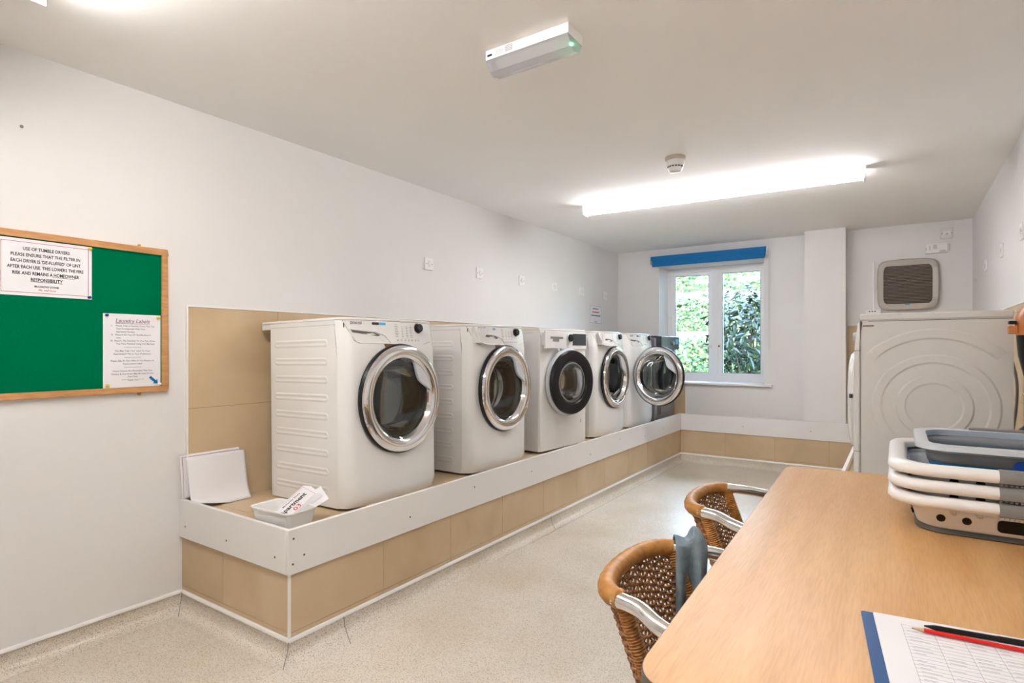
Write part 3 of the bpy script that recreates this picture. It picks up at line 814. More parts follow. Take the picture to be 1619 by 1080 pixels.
o = MB(); o.box(-.1, .19, -.06, .06, 0, .004); o.box(.178, .19, -.012, .0, .004, .012, 1); o = o.build('plastic_cover', [M_white, M_dark], bevel=.001); o.location = (.02, 3.72, ZS + .022 + .9065); tag(o, 'flat white plastic strip lying on top of the right-hand dryer', 'plastic strip')

# ------------------------------------------------------------------ notice board with its papers
nb = tag(empty('notice_board', (XL, .842, 1.36)), 'green felt notice board with a pale wooden frame on the left wall', 'notice board')
hy, hz = .450, .3245
q = MB(); q.box(.004, .014, -hy + .02, hy - .02, -hz + .02, hz - .02); q.build('felt_panel', M_felt, nb, smooth=0)
q = MB(); fw = .026
q.box(0, .022, -hy, hy, hz - fw, hz); q.box(0, .022, -hy, hy, -hz, -hz + fw); q.box(0, .022, -hy, -hy + fw, -hz + fw, hz - fw); q.box(0, .022, hy - fw, hy, -hz + fw, hz - fw)
q.build('frame', M_bwood, nb, bevel=.003)
for z in (hz + .004, -hz - .006):
    q = MB(); q.lathe([(.007, 0), (.007, .006), (.004, .012), (0, .013)], F(.001, .337, z, (0, 1, 0), (0, 0, 1)), 16); q.build('fixing_lug', M_brass, nb)
def pin(y, z, m, lab, cat='drawing pin', group='pins on the notice board'):
    q = MB(); q.lathe([(.0055, 0), (.0055, .002), (.003, .004), (.003, .008), (.0058, .011), (.004, .013), (0, .013)], F(XL + .016, y, z, (0, 1, 0), (0, 0, 1)), 14)
    o = q.build('drawing_pin', m); tag(o, lab, cat, group)
# tumble dryer notice
XN = XL + .0152
n1 = tag(empty('notice', (XN, .842, 1.544)), 'laminated landscape notice headed USE OF TUMBLE DRYERS pinned on the green board', 'notice')
q = MB(); q.box(0, .0008, -.152, .152, -.109, .109); q.build('sheet', M_paper, n1, smooth=0)
def frame_lines(mb, hw, hh, t, x):
    mb.box(x, x + .0003, -hw, hw, hh - t, hh); mb.box(x, x + .0003, -hw, hw, -hh, -hh + t); mb.box(x, x + .0003, -hw, -hw + t, -hh + t, hh - t); mb.box(x, x + .0003, hw - t, hw, -hh + t, hh - t)
q = MB(); frame_lines(q, .1405, .0975, .0016, .0009); q.build('border', M_pink, n1, smooth=0)
q = MB()
for i, (s, wd) in enumerate((('USE OF TUMBLE DRYERS', .150), ('PLEASE ENSURE THAT THE FILTER IN', .222), ("EACH DRYER IS 'DE-FLUFFED' OF LINT", .224), ('AFTER EACH USE. THIS LOWERS THE FIRE', .244), ('RISK AND REMAINS A HOMEOWNER', .214), ('RESPONSIBILITY', .102))):
    text_mb(q, s, .0175, F(.0012, 0, .066 - .0235 * i, (0, 1, 0), (0, 0, 1)), bold=.022, width=wd)
q.box(.0012, .0014, .018, .094, -.0315, -.0303); q.box(.0012, .0014, -.051, .051, -.0545, -.0533)
text_mb(q, 'McCARTHY STONE', .0105, F(.0012, 0, -.075, (0, 1, 0), (0, 0, 1)), bold=.02, width=.078)
q.build('lettering', M_ink, n1, smooth=0)
q = MB(); text_mb(q, 'life, well lived', .011, F(.0012, 0, -.088, (0, 1, 0), (0, 0, 1)), shear=.4, width=.058); q.build('script_lettering', M_red, n1, smooth=0)
pin(.987, 1.645, M_yellow, 'yellow pin at the top right corner of the tumble dryer notice')
pin(.984, 1.443, M_navy, 'blue pin at the bottom right corner of the tumble dryer notice')
n2 = tag(empty('notice', (XN, 1.148, 1.2215)), 'portrait sheet headed Laundry Labels at the lower right of the green board', 'notice')
q = MB(); q.box(0, .0006, -.1135, .1135, -.1595, .1595); q.build('sheet', M_paper, n2, smooth=0)
q = MB(); text_mb(q, 'Laundry Labels', .024, F(.001, 0, .122, (0, 1, 0), (0, 0, 1)), shear=.25, width=.135); q.box(.001, .0012, -.068, .068, .1175, .1187); q.build('heading', mat('purple_ink', (.20, .06, .12), .5), n2, smooth=0)
q = MB()
L = [("I.    Please Take a Number From The Tub", .105, -.083, .17), ("That Corresponds With Your", .092, -.065, .115), ("Apartment Number.", .079, -.065, .075), ("II.   Place It On Top Of The Machine In", .066, -.083, .155), ("Use.", .053, -.065, .018),
     ("III.  Return The Number To The Tub When", .040, -.086, .176), ("You Have Finished Using The Machine.", .027, -.065, .155)]
for s, z, y, wd in L: text_mb(q, s, .0095, F(.001, y, z, (0, 1, 0), (0, 0, 1)), align='LEFT', width=wd, bold=.01)
for s, z, wd in (("* * * * * * * * * *", .010, .066), ("You May Take Your Label To Your", -.004, .14), ("Apartment If This Is Your Preference.", -.017, .15), ("* * * * * * * * * *", -.034, .066), ("Please Ask At The Office If You Require A", -.047, .172), ("Replacement Label.", -.060, .077), ("* * * * * * * * * *", -.077, .066),
                 ("Home Owners Are Reminded That One", -.091, .155), ("Washer & One Dryer May Be Used At Any", -.104, .168), ("One Time.", -.116, .04), ("* * * Thank You * * *", -.131, .086)):
    text_mb(q, s, .0095, F(.001, 0, z, (0, 1, 0), (0, 0, 1)), width=wd, bold=.01)
q.build('lettering', M_gink, n2, smooth=0)
q = MB(); q.prism([(-.016, .0045), (.008, .0045), (.008, .011), (.021, 0), (.008, -.011), (.008, -.0045), (-.016, -.0045)], 0, .0006, F(XN + .0015 - XN, .083, -.131, (0, .72, -.69), (0, .69, .72)) @ Matrix.Scale(1.25, 4))
q.build('arrow_sticker', M_bink, n2, smooth=0)
pin(1.047, 1.373, M_navy, 'blue pin at the top left corner of the Laundry Labels sheet')
pin(1.250, 1.368, M_yellow, 'yellow pin at the top right corner of the Laundry Labels sheet')
pin(1.049, 1.073, M_yellow, 'yellow pin at the bottom left corner of the Laundry Labels sheet')
pin(1.256, 1.071, M_white, 'white pin at the bottom right corner of the Laundry Labels sheet')
for i, (y, z) in enumerate(((.80, 1.345), (.835, 1.325), (.885, 1.345), (.922, 1.375), (.842, 1.29), (1.093, 1.53), (1.21, 1.60))):
    q = MB(); q.lathe([(.0022, 0), (.0022, .003), (0, .004)], F(XL + .014, y, z, (0, 1, 0), (0, 0, 1)), 8); q.build('staple', M_white, nb)
# small notice near the window end
n3 = tag(empty('notice', (XL + .0005, 5.823, 1.612)), 'small portrait notice on the left wall above the far machines', 'notice')
q = MB(); q.box(0, .001, -.152, .152, -.108, .108); q.build('sheet', M_paper, n3, smooth=0)
q = MB(); frame_lines(q, .140, .098, .003, .001); q.build('border', mat('violet_ink', (.2, .1, .3), .5), n3, smooth=0)
q = MB()
for s, z, wd, sz in (('NO BAGS', .045, .15, .03),): text_mb(q, '', .02, F(.0015, 0, z, (0, 1, 0), (0, 0, 1)), width=wd) if False else None
r3 = random.Random(9)
def squiggle(mb, y0, y1, z, h, x=.0014):    # illegible row of marks
    y = y0
    while y < y1:
        wd = r3.uniform(.008, .016); mb.box(x, x + .0002, y, min(y + wd, y1), z, z + h * r3.uniform(.7, 1)); y += wd + .004
squiggle(q, -.075, .07, .058, .014); squiggle(q, -.115, .12, -.018, .016); squiggle(q, -.04, .03, -.078, .006); q.build('lettering', M_ink, n3, smooth=0)
q = MB(); squiggle(q, -.09, .085, .020, .016); squiggle(q, -.02, .02, -.09, .006); q.build('red_lettering', M_red, n3, smooth=0)

# plates on the walls
def spur(y, z, label, x=XL, face=1):
    e = tag(empty('switch_plate', (x, y, z), 0 if face > 0 else PI), label, 'switch', 'switch plates on the ' + ('left' if face > 0 else 'right') + ' wall')
    T = F(0, 0, 0, (0, 1, 0), (0, 0, 1))
    q = MB(); q.prism(rrect(-.043, .043, -.043, .043, .005), 0, .010, T); q.build('face_plate', M_white, e, bevel=.002)
    q = MB(); q.box(.010, .0115, -.016, .016, -.022, .022); q.build('fuse_holder', M_enamel_g, e, bevel=.001)
    q = MB(); q.box(.0115, .015, -.009, .009, -.006, .014); q.build('rocker', M_white, e, bevel=.001)
    for s in (-1, 1):
        q = MB(); q.lathe([(.0035, 0), (.0035, .001), (0, .001)], F(.010, s * .030, 0, (0, 1, 0), (0, 0, 1)), 10); q.build('screw', M_dgrey, e)
names = ['nearest white switch plate on the left wall, above the first machine', 'second white switch plate from the near end of the left wall', 'third white switch plate from the near end of the left wall', 'third white switch plate from the far corner of the left wall', 'left-wall switch plate just before the small notice near the corner', 'farthest white switch plate on the left wall, beside the end corner']
for y, lab in zip((3.071, 3.675, 4.297, 4.89, 5.48, 6.07), names): spur(y, 1.840, lab)
for y, lab in ((4.00, 'nearest switch plate on the right wall, cut by the photo edge'), (4.70, 'middle white switch plate on the right wall'), (5.48, 'farthest white switch plate on the right wall')): spur(y, 1.848, lab, XR, -1)
o = MB(); o.lathe([(.012, 0), (.012, .004), (.006, .01), (0, .011)], F(XR, 6.13, 1.80, (0, -1, 0), (0, 0, 1)), 14); o = o.build('wall_plug', M_lgrey); tag(o, 'small round grey fixing on the right wall near the end corner', 'wall fixing')
o = MB(); o.lathe([(.006, 0), (.006, .003), (0, .004)], F(XL, .768, 2.087, (0, 1, 0), (0, 0, 1)), 12); o = o.build('wall_plug', M_mgrey); tag(o, 'tiny grey wall plug high on the left wall above the notice board', 'wall fixing')
# end-wall items
e = tag(empty('isolator_switch', (.367, YE, 2.268)), 'white isolator switch plate high on the end wall near the ceiling', 'switch')
T = F(0, 0, 0, (1, 0, 0), (0, 0, 1))
q = MB(); q.prism(rrect(-.045, .045, -.047, .047, .005), 0, .012, T); q.build('face_plate', M_enamel_g, e, bevel=.002)
q = MB(); q.prism(rrect(-.028, .028, -.018, .02, .004), .012, .015, T); q.build('rocker_surround', M_white, e, bevel=.001)
q = MB(); q.prism(rrect(-.008, .012, -.016, .0, .004), .015, .02, T); q.build('rocker', M_lgrey, e, bevel=.001)
for dx in (-.034, .034): q = MB(); q.lathe([(.004, 0), (.004, .001), (0, .001)], F(dx, -.012, 0, (1, 0, 0), (0, 0, 1)), 10); q.build('screw', M_dgrey, e)
e = tag(empty('fan_controller', (.297, YE, 2.140)), 'long white control box on the end wall above the extractor fan', 'control box')
q = MB(); q.box(-.086, .075, -.035, 0, -.046, .046); q.build('housing', M_white, e, bevel=.004)
q = MB(); q.box(.075, .09, -.03, 0, -.03, .03); q.tube([(.08, -.034, .012), (.08, -.034, .0135)], .0, 6) if False else None; q.build('end_cap', M_enamel_g, e, bevel=.006)
q = MB(); q.box(-.03, .07, -.0356, -.035, .030, .031); q.box(-.03, -.001, -.0356, -.035, -.01, .03); q.build('cover_line', M_lgrey, e, smooth=0)
q = MB()
for z in (-.012, .002, .016): q.box(-.056, -.050, -.0362, -.035, z - .003, z + .003); q.box(-.082, -.078, -.0362, -.035, z - .003, z + .003) if z < .01 else None
q.build('terminal_holes', M_dark, e, smooth=0)
q = MB(); q.box(.02, .062, -.036, -.035, -.030, -.026); q.box(.012, .06, -.036, -.035, -.040, -.037); q.build('marking', M_gink, e, smooth=0)
# extractor fan
fe = tag(empty('extractor_fan', (.077, YE, 1.822)), 'beige square extractor fan with dark louvre grille on the end wall', 'extractor fan')
T = F(0, 0, 0, (1, 0, 0), (0, 0, 1))
def superq(hx, hz_, bulge, n=16, r=.04):
    pts = []
    for k in range(4 * n):
        a = 2 * PI * (k + .5) / (4 * n); c, s = math.cos(a), math.sin(a); p = 7.0
        rr = (abs(c) ** p + abs(s) ** p) ** (-1 / p)
        x, z = c * rr, s * rr
        pts.append((x * hx * (1 + bulge * (1 - abs(z)) * .5), z * hz_ * (1 + bulge * (1 - abs(x)) * .5)))
    return pts
q = MB(); o_ = superq(.232, .232, .06); m_ = superq(.220, .220, .06); i_ = superq(.190 * .99, .188, -.02)
rings = [([(x, z) for x, z in o_], .0), (o_, .035), ([(x * .985, z * .985) for x, z in o_], .050), ([(x * .95, z * .95) for x, z in o_], .058), (i_, .052), (i_, .040)]
n = len(o_); base = len(q.v)
for pts, h in rings: q.v += [tuple(T @ Vector((x, z, h))) for x, z in pts]
for j in range(len(rings) - 1):
    for k in range(n): q.face((base + j * n + k, base + j * n + (k + 1) % n, base + (j + 1) * n + (k + 1) % n, base + (j + 1) * n + k))
q.build('housing', M_beige, fe, smooth=50)
q = MB(); q.prism([(x * .995, z * .995) for x, z in i_], .006, .018, T); q.build('shutter', M_dgrey, fe, smooth=0)
q = MB()
for k in range(28):
    z = -.178 + k * .0132; q.box(-.186, .186, -.050, -.036, z, z + .0032)
q.build('louvre_slats', mat('taupe_slats', (.36, .29, .23), .45), fe, smooth=0)
q = MB()
for k in range(9): x = -.16 + k * .04; q.box(x, x + .003, -.046, -.02, -.18, .18)
q.box(-.187, .187, -.03, -.022, -.186, .186); q.build('louvre_back', M_brownlouvre, fe, smooth=0)
q = MB(); q.box(-.188, .188, -.053, -.04, .176, .192); q.build('grille_rail', M_beige, fe, bevel=.002)
q = MB(); q.box(-.188, .188, -.053, -.04, -.192, -.176); q.build('grille_rail', M_beige, fe, bevel=.002)
q = MB(); q.prism(rrect(-.018, .018, -.0055, .0055, .003), .053, .0545, F(0, 0, -.184, (1, 0, 0), (0, 0, 1))); q.build('badge', M_lblue, fe, smooth=0)
o = bx('cable_trunking', M_white, -.197, -.181, YE - .014, YE, 1.60, 2.052, bevel=.002); tag(o, 'thin white vertical cable trunking left of the extractor fan', 'cable trunking')
e = tag(empty('socket_box', (-.19, YE, 1.572)), 'small white socket box under the trunking beside the fan', 'socket')
q = MB(); q.box(-.06, .06, -.035, 0, -.03, .028); q.build('housing', M_white, e, bevel=.003)
q = MB()
for x in (-.03, -.008, .014): q.lathe([(.006, 0), (.006, .001), (0, .001)], F(x, -.035, .012, (1, 0, 0), (0, 0, 1)), 12)
q.build('screw_holes', M_dark, e)

# ------------------------------------------------------------------ ceiling items
def batten(x0, y0, x1, y1, m, label, bw=.019, bh=.0225):
    L_ = math.hypot(x1 - x0, y1 - y0); a = math.atan2(y1 - y0, x1 - x0)
    e = tag(empty('batten_light', ((x0 + x1) / 2, (y0 + y1) / 2, ZC), a), label, 'ceiling light', 'batten lights on the ceiling'); h = L_ / 2
    q = MB(); q.box(-h, h, -bw, bw, -bh, -.001); q.build('light_body', M_white, e, bevel=.003)
    q = MB(); q.prism([(bw + .0005, -bh + .0005), (.043, -bh - .004), (.045, -.038), (.044, -.058), (.030, -.074), (.0, -.080), (-.030, -.074), (-.044, -.058), (-.045, -.038), (-.043, -bh - .004), (-bw - .0005, -bh + .0005)], -h + .014, h - .014, Matrix(((0, 0, 1, 0), (1, 0, 0, 0), (0, 1, 0, 0), (0, 0, 0, 1)))); q.build('diffuser', m, e, smooth=50)
    for s in (-1, 1):
        q = MB(); q.box(s * (h - .007) - .007, s * (h - .007) + .007, -.044, .044, -.084, -.002); q.build('end_cap', M_white, e, bevel=.003)
batten(-2.09, 4.14, -.165, 4.24, M_tubef, 'long lit batten light across the ceiling in front of the window end', .035, .034)
batten(-2.21, .62, -.285, .66, M_tuben, 'near batten light, only its tip glows at the top photo edge')
em = tag(empty('emergency_light', (-1.139, 1.829, ZC)), 'small white emergency light with clear diffuser and green indicator on the ceiling', 'emergency light')
q = MB(); q.box(-.181, .181, -.056, .056, -.037, 0); q.build('housing', M_white, em, bevel=.003)
q = MB(); q.prism([(-.055, -.037), (.055, -.037), (.035, -.072), (-.006, -.084), (-.03, -.072)], -.178, .178, Matrix(((0, 0, 1, 0), (1, 0, 0, 0), (0, 1, 0, 0), (0, 0, 0, 1)))); q.build('diffuser', M_clear, em, smooth=0)
q = MB(); q.box(-.165, .165, -.04, .04, -.041, -.037); q.build('reflector_tray', M_enamel_g, em, smooth=0)
q = MB()
for x in (-.16, .155):
    for y in (-.03, .03): q.lathe([(.005, 0), (.005, .004), (0, .005)], F(x, y, -.041, (1, 0, 0), (0, -1, 0)), 10)
q.build('clips', M_dgrey, em)
q = MB(); q.lathe([(.007, 0), (.006, .006), (0, .008)], F(.158, .012, -.041, (1, 0, 0), (0, -1, 0)), 12); q.build('indicator_lamp', M_led, em)
q = MB(); q.box(-.172, -.150, -.0568, -.056, -.026, -.018)
q.build('maker_mark', M_ink, em, smooth=0)
q = MB()
for r_ in range(4): q.box(-.135, -.098, -.0567, -.056, -.012 - r_ * .005, -.011 - r_ * .005); q.box(-.09, -.055, -.0567, -.056, -.009 - r_ * .006, -.0065 - r_ * .006)
q.build('small_print', M_gink, em, smooth=0)
sd = tag(empty('smoke_detector', (-1.105, 3.39, ZC)), 'round white smoke detector on the ceiling beside the batten light', 'smoke detector')
Td = Matrix.Scale(-1, 4, (0, 0, 1))
q = MB(); q.lathe([(.060, 0), (.060, .016), (.055, .022), (.05, .023)], Td, 40); q.build('base_ring', mat('aged_cream_plastic', (.56, .50, .42), .45), sd)
q = MB(); q.lathe([(.051, .022), (.052, .045), (.048, .056), (.044, .058), (.044, .066), (.046, .066), (.036, .086), (.028, .090), (0, .091)], Td, 40); q.build('detector_head', M_white, sd)
q = MB()
for k in range(16):
    a = 2 * PI * k / 16; q.box(.0438, .0462, -.0055, .0055, -.0655, -.0585, T=Matrix.Rotation(a, 4, 'Z'))
q.build('vent_slots', M_dark, sd, smooth=0)

# ------------------------------------------------------------------ platform bits: leaning papers, tub of labels
def leaning(name, y0, y1, z0, h, xb, xt, label, border=False, curl=0, seed=1):
    r4 = random.Random(seed)
    e = tag(empty(name, (xb, (y0 + y1) / 2, z0)), label, 'paper sheet'); wd = y1 - y0
    q = MB()
    def fn(u, v):
        y = (u - .5) * wd; x = (xt - xb) * v; z = h * v
        x += .006 * math.sin(u * 5 + seed) * math.sin(v * 4) * (1 if curl else .2)
        if curl:
            c = max(0, (.40 - v)) * 1.0
            x += c * c * .16 * (1 - .2 * u); z -= 0
            k = max(0, .30 - v * 1.6 - u * .5); x += k * .05; z += k * .12
            if v < .5: y += 0
        return (x, y, z)
    q.grid(fn, 24, 20); q.build('sheet', M_paper, e, smooth=60, solid=.0007)
    if border:
        for a0, a1, c0, c1 in ((.03, .97, .94, .948), (.03, .036, .05, .94), (.964, .97, .05, .94)):
            q = MB(); q.grid(lambda u, v: tuple(Vector(fn(a0 + (a1 - a0) * u, c0 + (c1 - c0) * v)) + Vector((.0009, 0, 0))), 20, 4); q.build('border_line', M_pink, e, smooth=60)
leaning('paper_notice', 1.350, 1.640, ZT + .001, .205, -2.772, -2.790, 'red bordered sheet leaning on the tiles behind the blank white sheet', True)
leaning('blank_sheet', 1.372, 1.662, ZS + .002, .238, -2.735, -2.778, 'blank white sheet with a curling foot leaning at the platform end', False, 1)
tb = tag(empty('tub', (-2.135, 1.452, ZS), .06), 'white plastic tub at the platform corner holding the apartment cards', 'tub')
def rr_ring(hx, hy_, r, z): return [(x, y, z) for x, y in rrect(-hx, hx, -hy_, hy_, r, 6)]
def ringed(mb, rings, m=0, cap0=False, cap1=False):
    o = len(mb.v); n = len(rings[0])
    for r in rings: mb.v += r
    for j in range(len(rings) - 1):
        for k in range(n): mb.face((o + j * n + k, o + j * n + (k + 1) % n, o + (j + 1) * n + (k + 1) % n, o + (j + 1) * n + k), m)
    if cap0: mb.face([o + k for k in range(n)][::-1], m)
    if cap1: mb.face([o + (len(rings) - 1) * n + k for k in range(n)], m)
q = MB()
ringed(q, [rr_ring(.105, .058, .02, 0), rr_ring(.122, .072, .025, .085), rr_ring(.130, .079, .028, .092), rr_ring(.130, .079, .028, .096), rr_ring(.120, .070, .024, .094), rr_ring(.103, .056, .02, .003)], cap0=True, cap1=True)
q.build('tub_shell', M_white, tb)
for o_ in C.objects:
    if o_.name.startswith('blank_sheet'): o_.rotation_euler = (-.0, 0, 0)
# cards standing tilted in the tub
cu = Vector((.149, .824, .545)).normalized(); cv = Vector((-.98, .057, .185)); cv = (cv - cu * cv.dot(cu)).normalized()
labs = ['top apartment label card in the white tub, number showing', 'label card just under the top one in the white tub', 'third label card down in the white tub stack', 'fourth label card down in the white tub stack', 'crooked rearmost label card sticking up from the white tub']
for i, lab in enumerate(labs):
    cn = cu.cross(cv)
    if cn.z < 0: cn = -cn
    tilt = Matrix.Rotation(-(-.02 + .035 * i) if i < 4 else -.30, 4, cn)
    u_ = tilt @ cu; v_ = tilt @ cv
    org = Vector((-2.150, 1.412, ZS + .032)) - cn * (.0035 * i) + cu * (.004 * i)
    if i == 4: org += cu * .016
    e = empty('label_card', org); tag(e, lab, 'card', 'apartment label cards in the tub')
    Tc = F(0, 0, 0, u_, v_ if u_.cross(v_).dot(cn) > 0 else v_)
    sgn = 1 if Tc.to_3x3().col[2].dot(cn) > 0 else -1
    q = MB(); q.box(0, .200, -.052, .052, -.0006, .0006, T=Tc); q.build('card_sheet', M_paper, e, smooth=0)
    if i == 0:
        # text reads along the card length: x=cu ; up must be such that normal is cn
        up = cn.cross(u_)
        Tt = F(0, 0, 0, u_, up)
        q = MB(); text_mb(q, 'Apartment', .036, Tt @ Matrix.Translation((.105, -.008, .0008)), bold=.03, width=.135); text_mb(q, 'McCarthy Stone', .013, Tt @ Matrix.Translation((.115, .026, .0008)), bold=.02, width=.09); q.build('lettering', M_ink, e, smooth=0)
        q = MB(); text_mb(q, '03', .036, Tt @ Matrix.Translation((.105, -.042, .0008)), bold=.01); q.build('number', M_red, e, smooth=0)
        q = MB(); 
        for b4 in ((.008, .192, .045, .046), (.008, .192, -.046, -.045), (.191, .192, -.046, .046)): q.box(b4[0], b4[1], b4[2], b4[3], .0007, .0009, T=Tt)
        q.build('border', M_pink, e, smooth=0)

# ------------------------------------------------------------------ table
tb = tag(empty('table', (.10, 1.76, 0)), 'beech effect table with rounded corners along the right wall', 'table')
cx, cy = .10, 1.76
def tpoly(e):
    # corners: left edge skewed slightly
    c = [(-.337 - e, .815 - e), (.540 + e, .815 - e), (.540 + e, 2.735 + e), (-.392 - e, 2.690 + e)]
    rad = [.085, .02, .02, .07]; out = []
    for i in range(4):
        p = Vector(c[i]); a = Vector(c[i - 1]); b_ = Vector(c[(i + 1) % 4]); da = (a - p).normalized(); db = (b_ - p).normalized(); r = rad[i]
        for k in range(11):
            t = k / 10; q_ = (p + da * r * (1 - t) ** 2 + db * r * t ** 2) if False else None
            A, B = p + da * r, p + db * r
            out.append(tuple((A * (1 - t) ** 2 + p * 2 * t * (1 - t) + B * t ** 2)))
    return [(x - cx, y - cy) for x, y in out]
q = MB(); q.prism(tpoly(0), TW - .0015, TW); q.prism(tpoly(-.002), TW - .02, TW - .0015); q.build('table_top', M_beech, tb, smooth=0)
q = MB(); q.prism(tpoly(.0015), TW - .028, TW - .0012); 
q.v = q.v; q.build('edge_band', M_dgrey, tb, smooth=40)
q = MB(); q.prism(tpoly(-.02), TW - .034, TW - .0282); q.build('under_trim', M_lgrey, tb, smooth=40)
for (x, y) in ((-.30, 1.05), (.48, .92), (.48, 2.55), (-.30, 2.45)):
    q = MB(); q.tube([(x - cx, y - cy, 0.0), (x - cx, y - cy, TW - .034)], .025, 20); q.build('leg', M_dgrey, tb)
q = MB(); q.box(-.30 - cx, .48 - cx, -.85 + .3 - .05, -.85 + .3 - .02, TW - .07, TW - .034) if False else None
q.box(-.28 - cx, .46 - cx, 1.03 - cy, 1.06 - cy, TW - .07, TW - .0342); q.box(-.28 - cx, .46 - cx, 2.44 - cy, 2.47 - cy, TW - .07, TW - .0342); q.build('cross_rail', M_dgrey, tb, smooth=0)

# ------------------------------------------------------------------ bistro chairs
def bez(pts, n=24):   # Catmull-Rom through points
    P = [Vector(p) for p in pts]; P = [P[0] * 2 - P[1]] + P + [P[-1] * 2 - P[-2]]; out = []
    for i in range(1, len(P) - 2):
        for k in range(n):
            t = k / n; a, b_, c, d = P[i - 1:i + 3]
            out.append(.5 * ((2 * b_) + (-a + c) * t + (2 * a - 5 * b_ + 4 * c - d) * t * t + (-a + 3 * b_ - 3 * c + d) * t ** 3))
    out.append(P[-2]); return out
def chair(x, y, rz, label):
    e = tag(empty('bistro_chair', (x, y, 0), rz), label, 'chair', 'rattan bistro chairs at the table')
    # back hoop: (local) ends (-.215, +-.165), apex -.285
    def hoop(s, z, rx=.085, ry=.185, k=0):   # s in -1..1
        a = s * PI / 2 * .98
        return Vector((-.205 - rx * math.cos(a) ** .75 * 1.0, ry * math.sin(a) * (1 if abs(s) < 1 else 1), z))
    def back(s, v):                          # v 0 top .. 1 bottom, leaning forward downwards
        p = hoop(s, .699 - .26 * v); p.x += .095 * v; p.y *= 1 - .05 * v; return p
    top = [hoop(-1 + 2 * k / 40, .702) for k in range(41)]
    # leather sleeve with slight wrinkles
    rs_ = [.0215 + .0008 * math.sin(k * 2.1) + (-.004 if k in (0, 40) else 0) for k in range(41)]
    q = MB(); q.tube(top, rs_, 18); q.build('leather_sleeve', M_leather, e)
    # arm tubes
    for s in (-1, 1):
        pts = bez([top[0 if s < 0 else -1] + Vector((-.02, 0, .0)), (-.170, s * .203, .699), (-.11, s * .238, .688), (.0, s * .264, .667), (.12, s * .270, .655), (.19, s * .266, .63), (.215, s * .26, .55), (.235, s * .25, .30), (.25, s * .245, .012)], 10)
        q = MB(); q.tube(pts, .0175, 16); a = q.build('arm', M_alu, e)
        q = MB(); q.lathe([(.0, 0), (.019, 0), (.019, .02), (.0165, .022)], Matrix.Translation((.25, s * .245, 0)), 16); q.build('foot_cap', M_dark, a)
    # wrapped back posts down to rear feet
    for s in (-1, 1):
        pl_ = [back(s * .98, v) for v in (0, .25, .5, .75, 1)] + [Vector((-.11, s * .168, .41)), Vector((-.17, s * .18, .2)), Vector((-.23, s * .19, .012))]
        pts = bez(pl_, 22)
        rr = [.0165 + .0016 * (1 if i % 2 else -1) for i in range(len(pts))]
        q = MB(); q.tube(pts[:len(pts) - 60], rr[:len(pts) - 60], 12); q.build('bound_post', M_wrap, e, smooth=60)
        q = MB(); q.tube(pts[len(pts) - 61:], .0125, 12); q.build('leg', M_alu, e)
    # woven back: crossing strands with real gaps
    q = MB(); NR, NC = 30, 17
    for r in range(NR):
        v = .06 + .93 * r / (NR - 1)
        pts = []
        for k in range(NC * 4 + 1):
            s = -1 + 2 * k / (NC * 4); p = back(s * .97, v)
            c_ = Vector((p.x + .12, p.y, 0)).normalized(); ph = (k / 4.0) * PI + (r % 2) * PI
            edge = 1 - .0 * abs(s); p += c_ * .0042 * math.sin(ph) * edge; pts.append(p)
        q.tube(pts, .0034, 5, caps=False)
    for c in range(1, NC * 2):
        s = -1 + c / NC; pts = []
        for k in range(NR * 2 + 1):
            v = .0 + 1.0 * k / (NR * 2); p = back(s * .97, v); c_ = Vector((p.x + .12, p.y, 0)).normalized()
            p += c_ * .0030 * math.sin(k / 2 * PI + c * PI); pts.append(p)
        q.tube(pts, .0030 if c % 2 else .0024, 5, caps=False)
    q.build('woven_back', M_rattan, e, smooth=60)
    # seat frame and woven seat
    seat = [(x_, y_, .425) for x_, y_ in rrect(-.17, .21, -.215, .215, .07, 6)]
    q = MB(); q.tube(seat, .014, 12, closed=True); q.build('seat_frame', M_wrap, e)
    q = MB()
    for r in range(28):
        X = -.16 + .36 * r / 27; q.tube([(X, -.212 + .424 * k / 40, .427 + .004 * math.sin(k * PI / 2 + r * PI)) for k in range(41)], .0055, 5, caps=False)
    for c in range(30):
        Y = -.205 + .41 * c / 29; q.tube([(-.165 + .37 * k / 40, Y, .427 + .003 * math.sin(k * PI / 2 + c * PI)) for k in range(41)], .005, 5, caps=False)
    q.build('seat', M_rattan, e, smooth=60)
    return e
CH1 = (-.272, 1.318, math.radians(2)); CH2 = (-.312, 2.075, math.radians(3))
chair(*CH1, 'near rattan bistro chair with tan leather top rail and grey cloth on its arm')
chair(*CH2, 'far rattan bistro chair with tan leather top rail, bare arms')

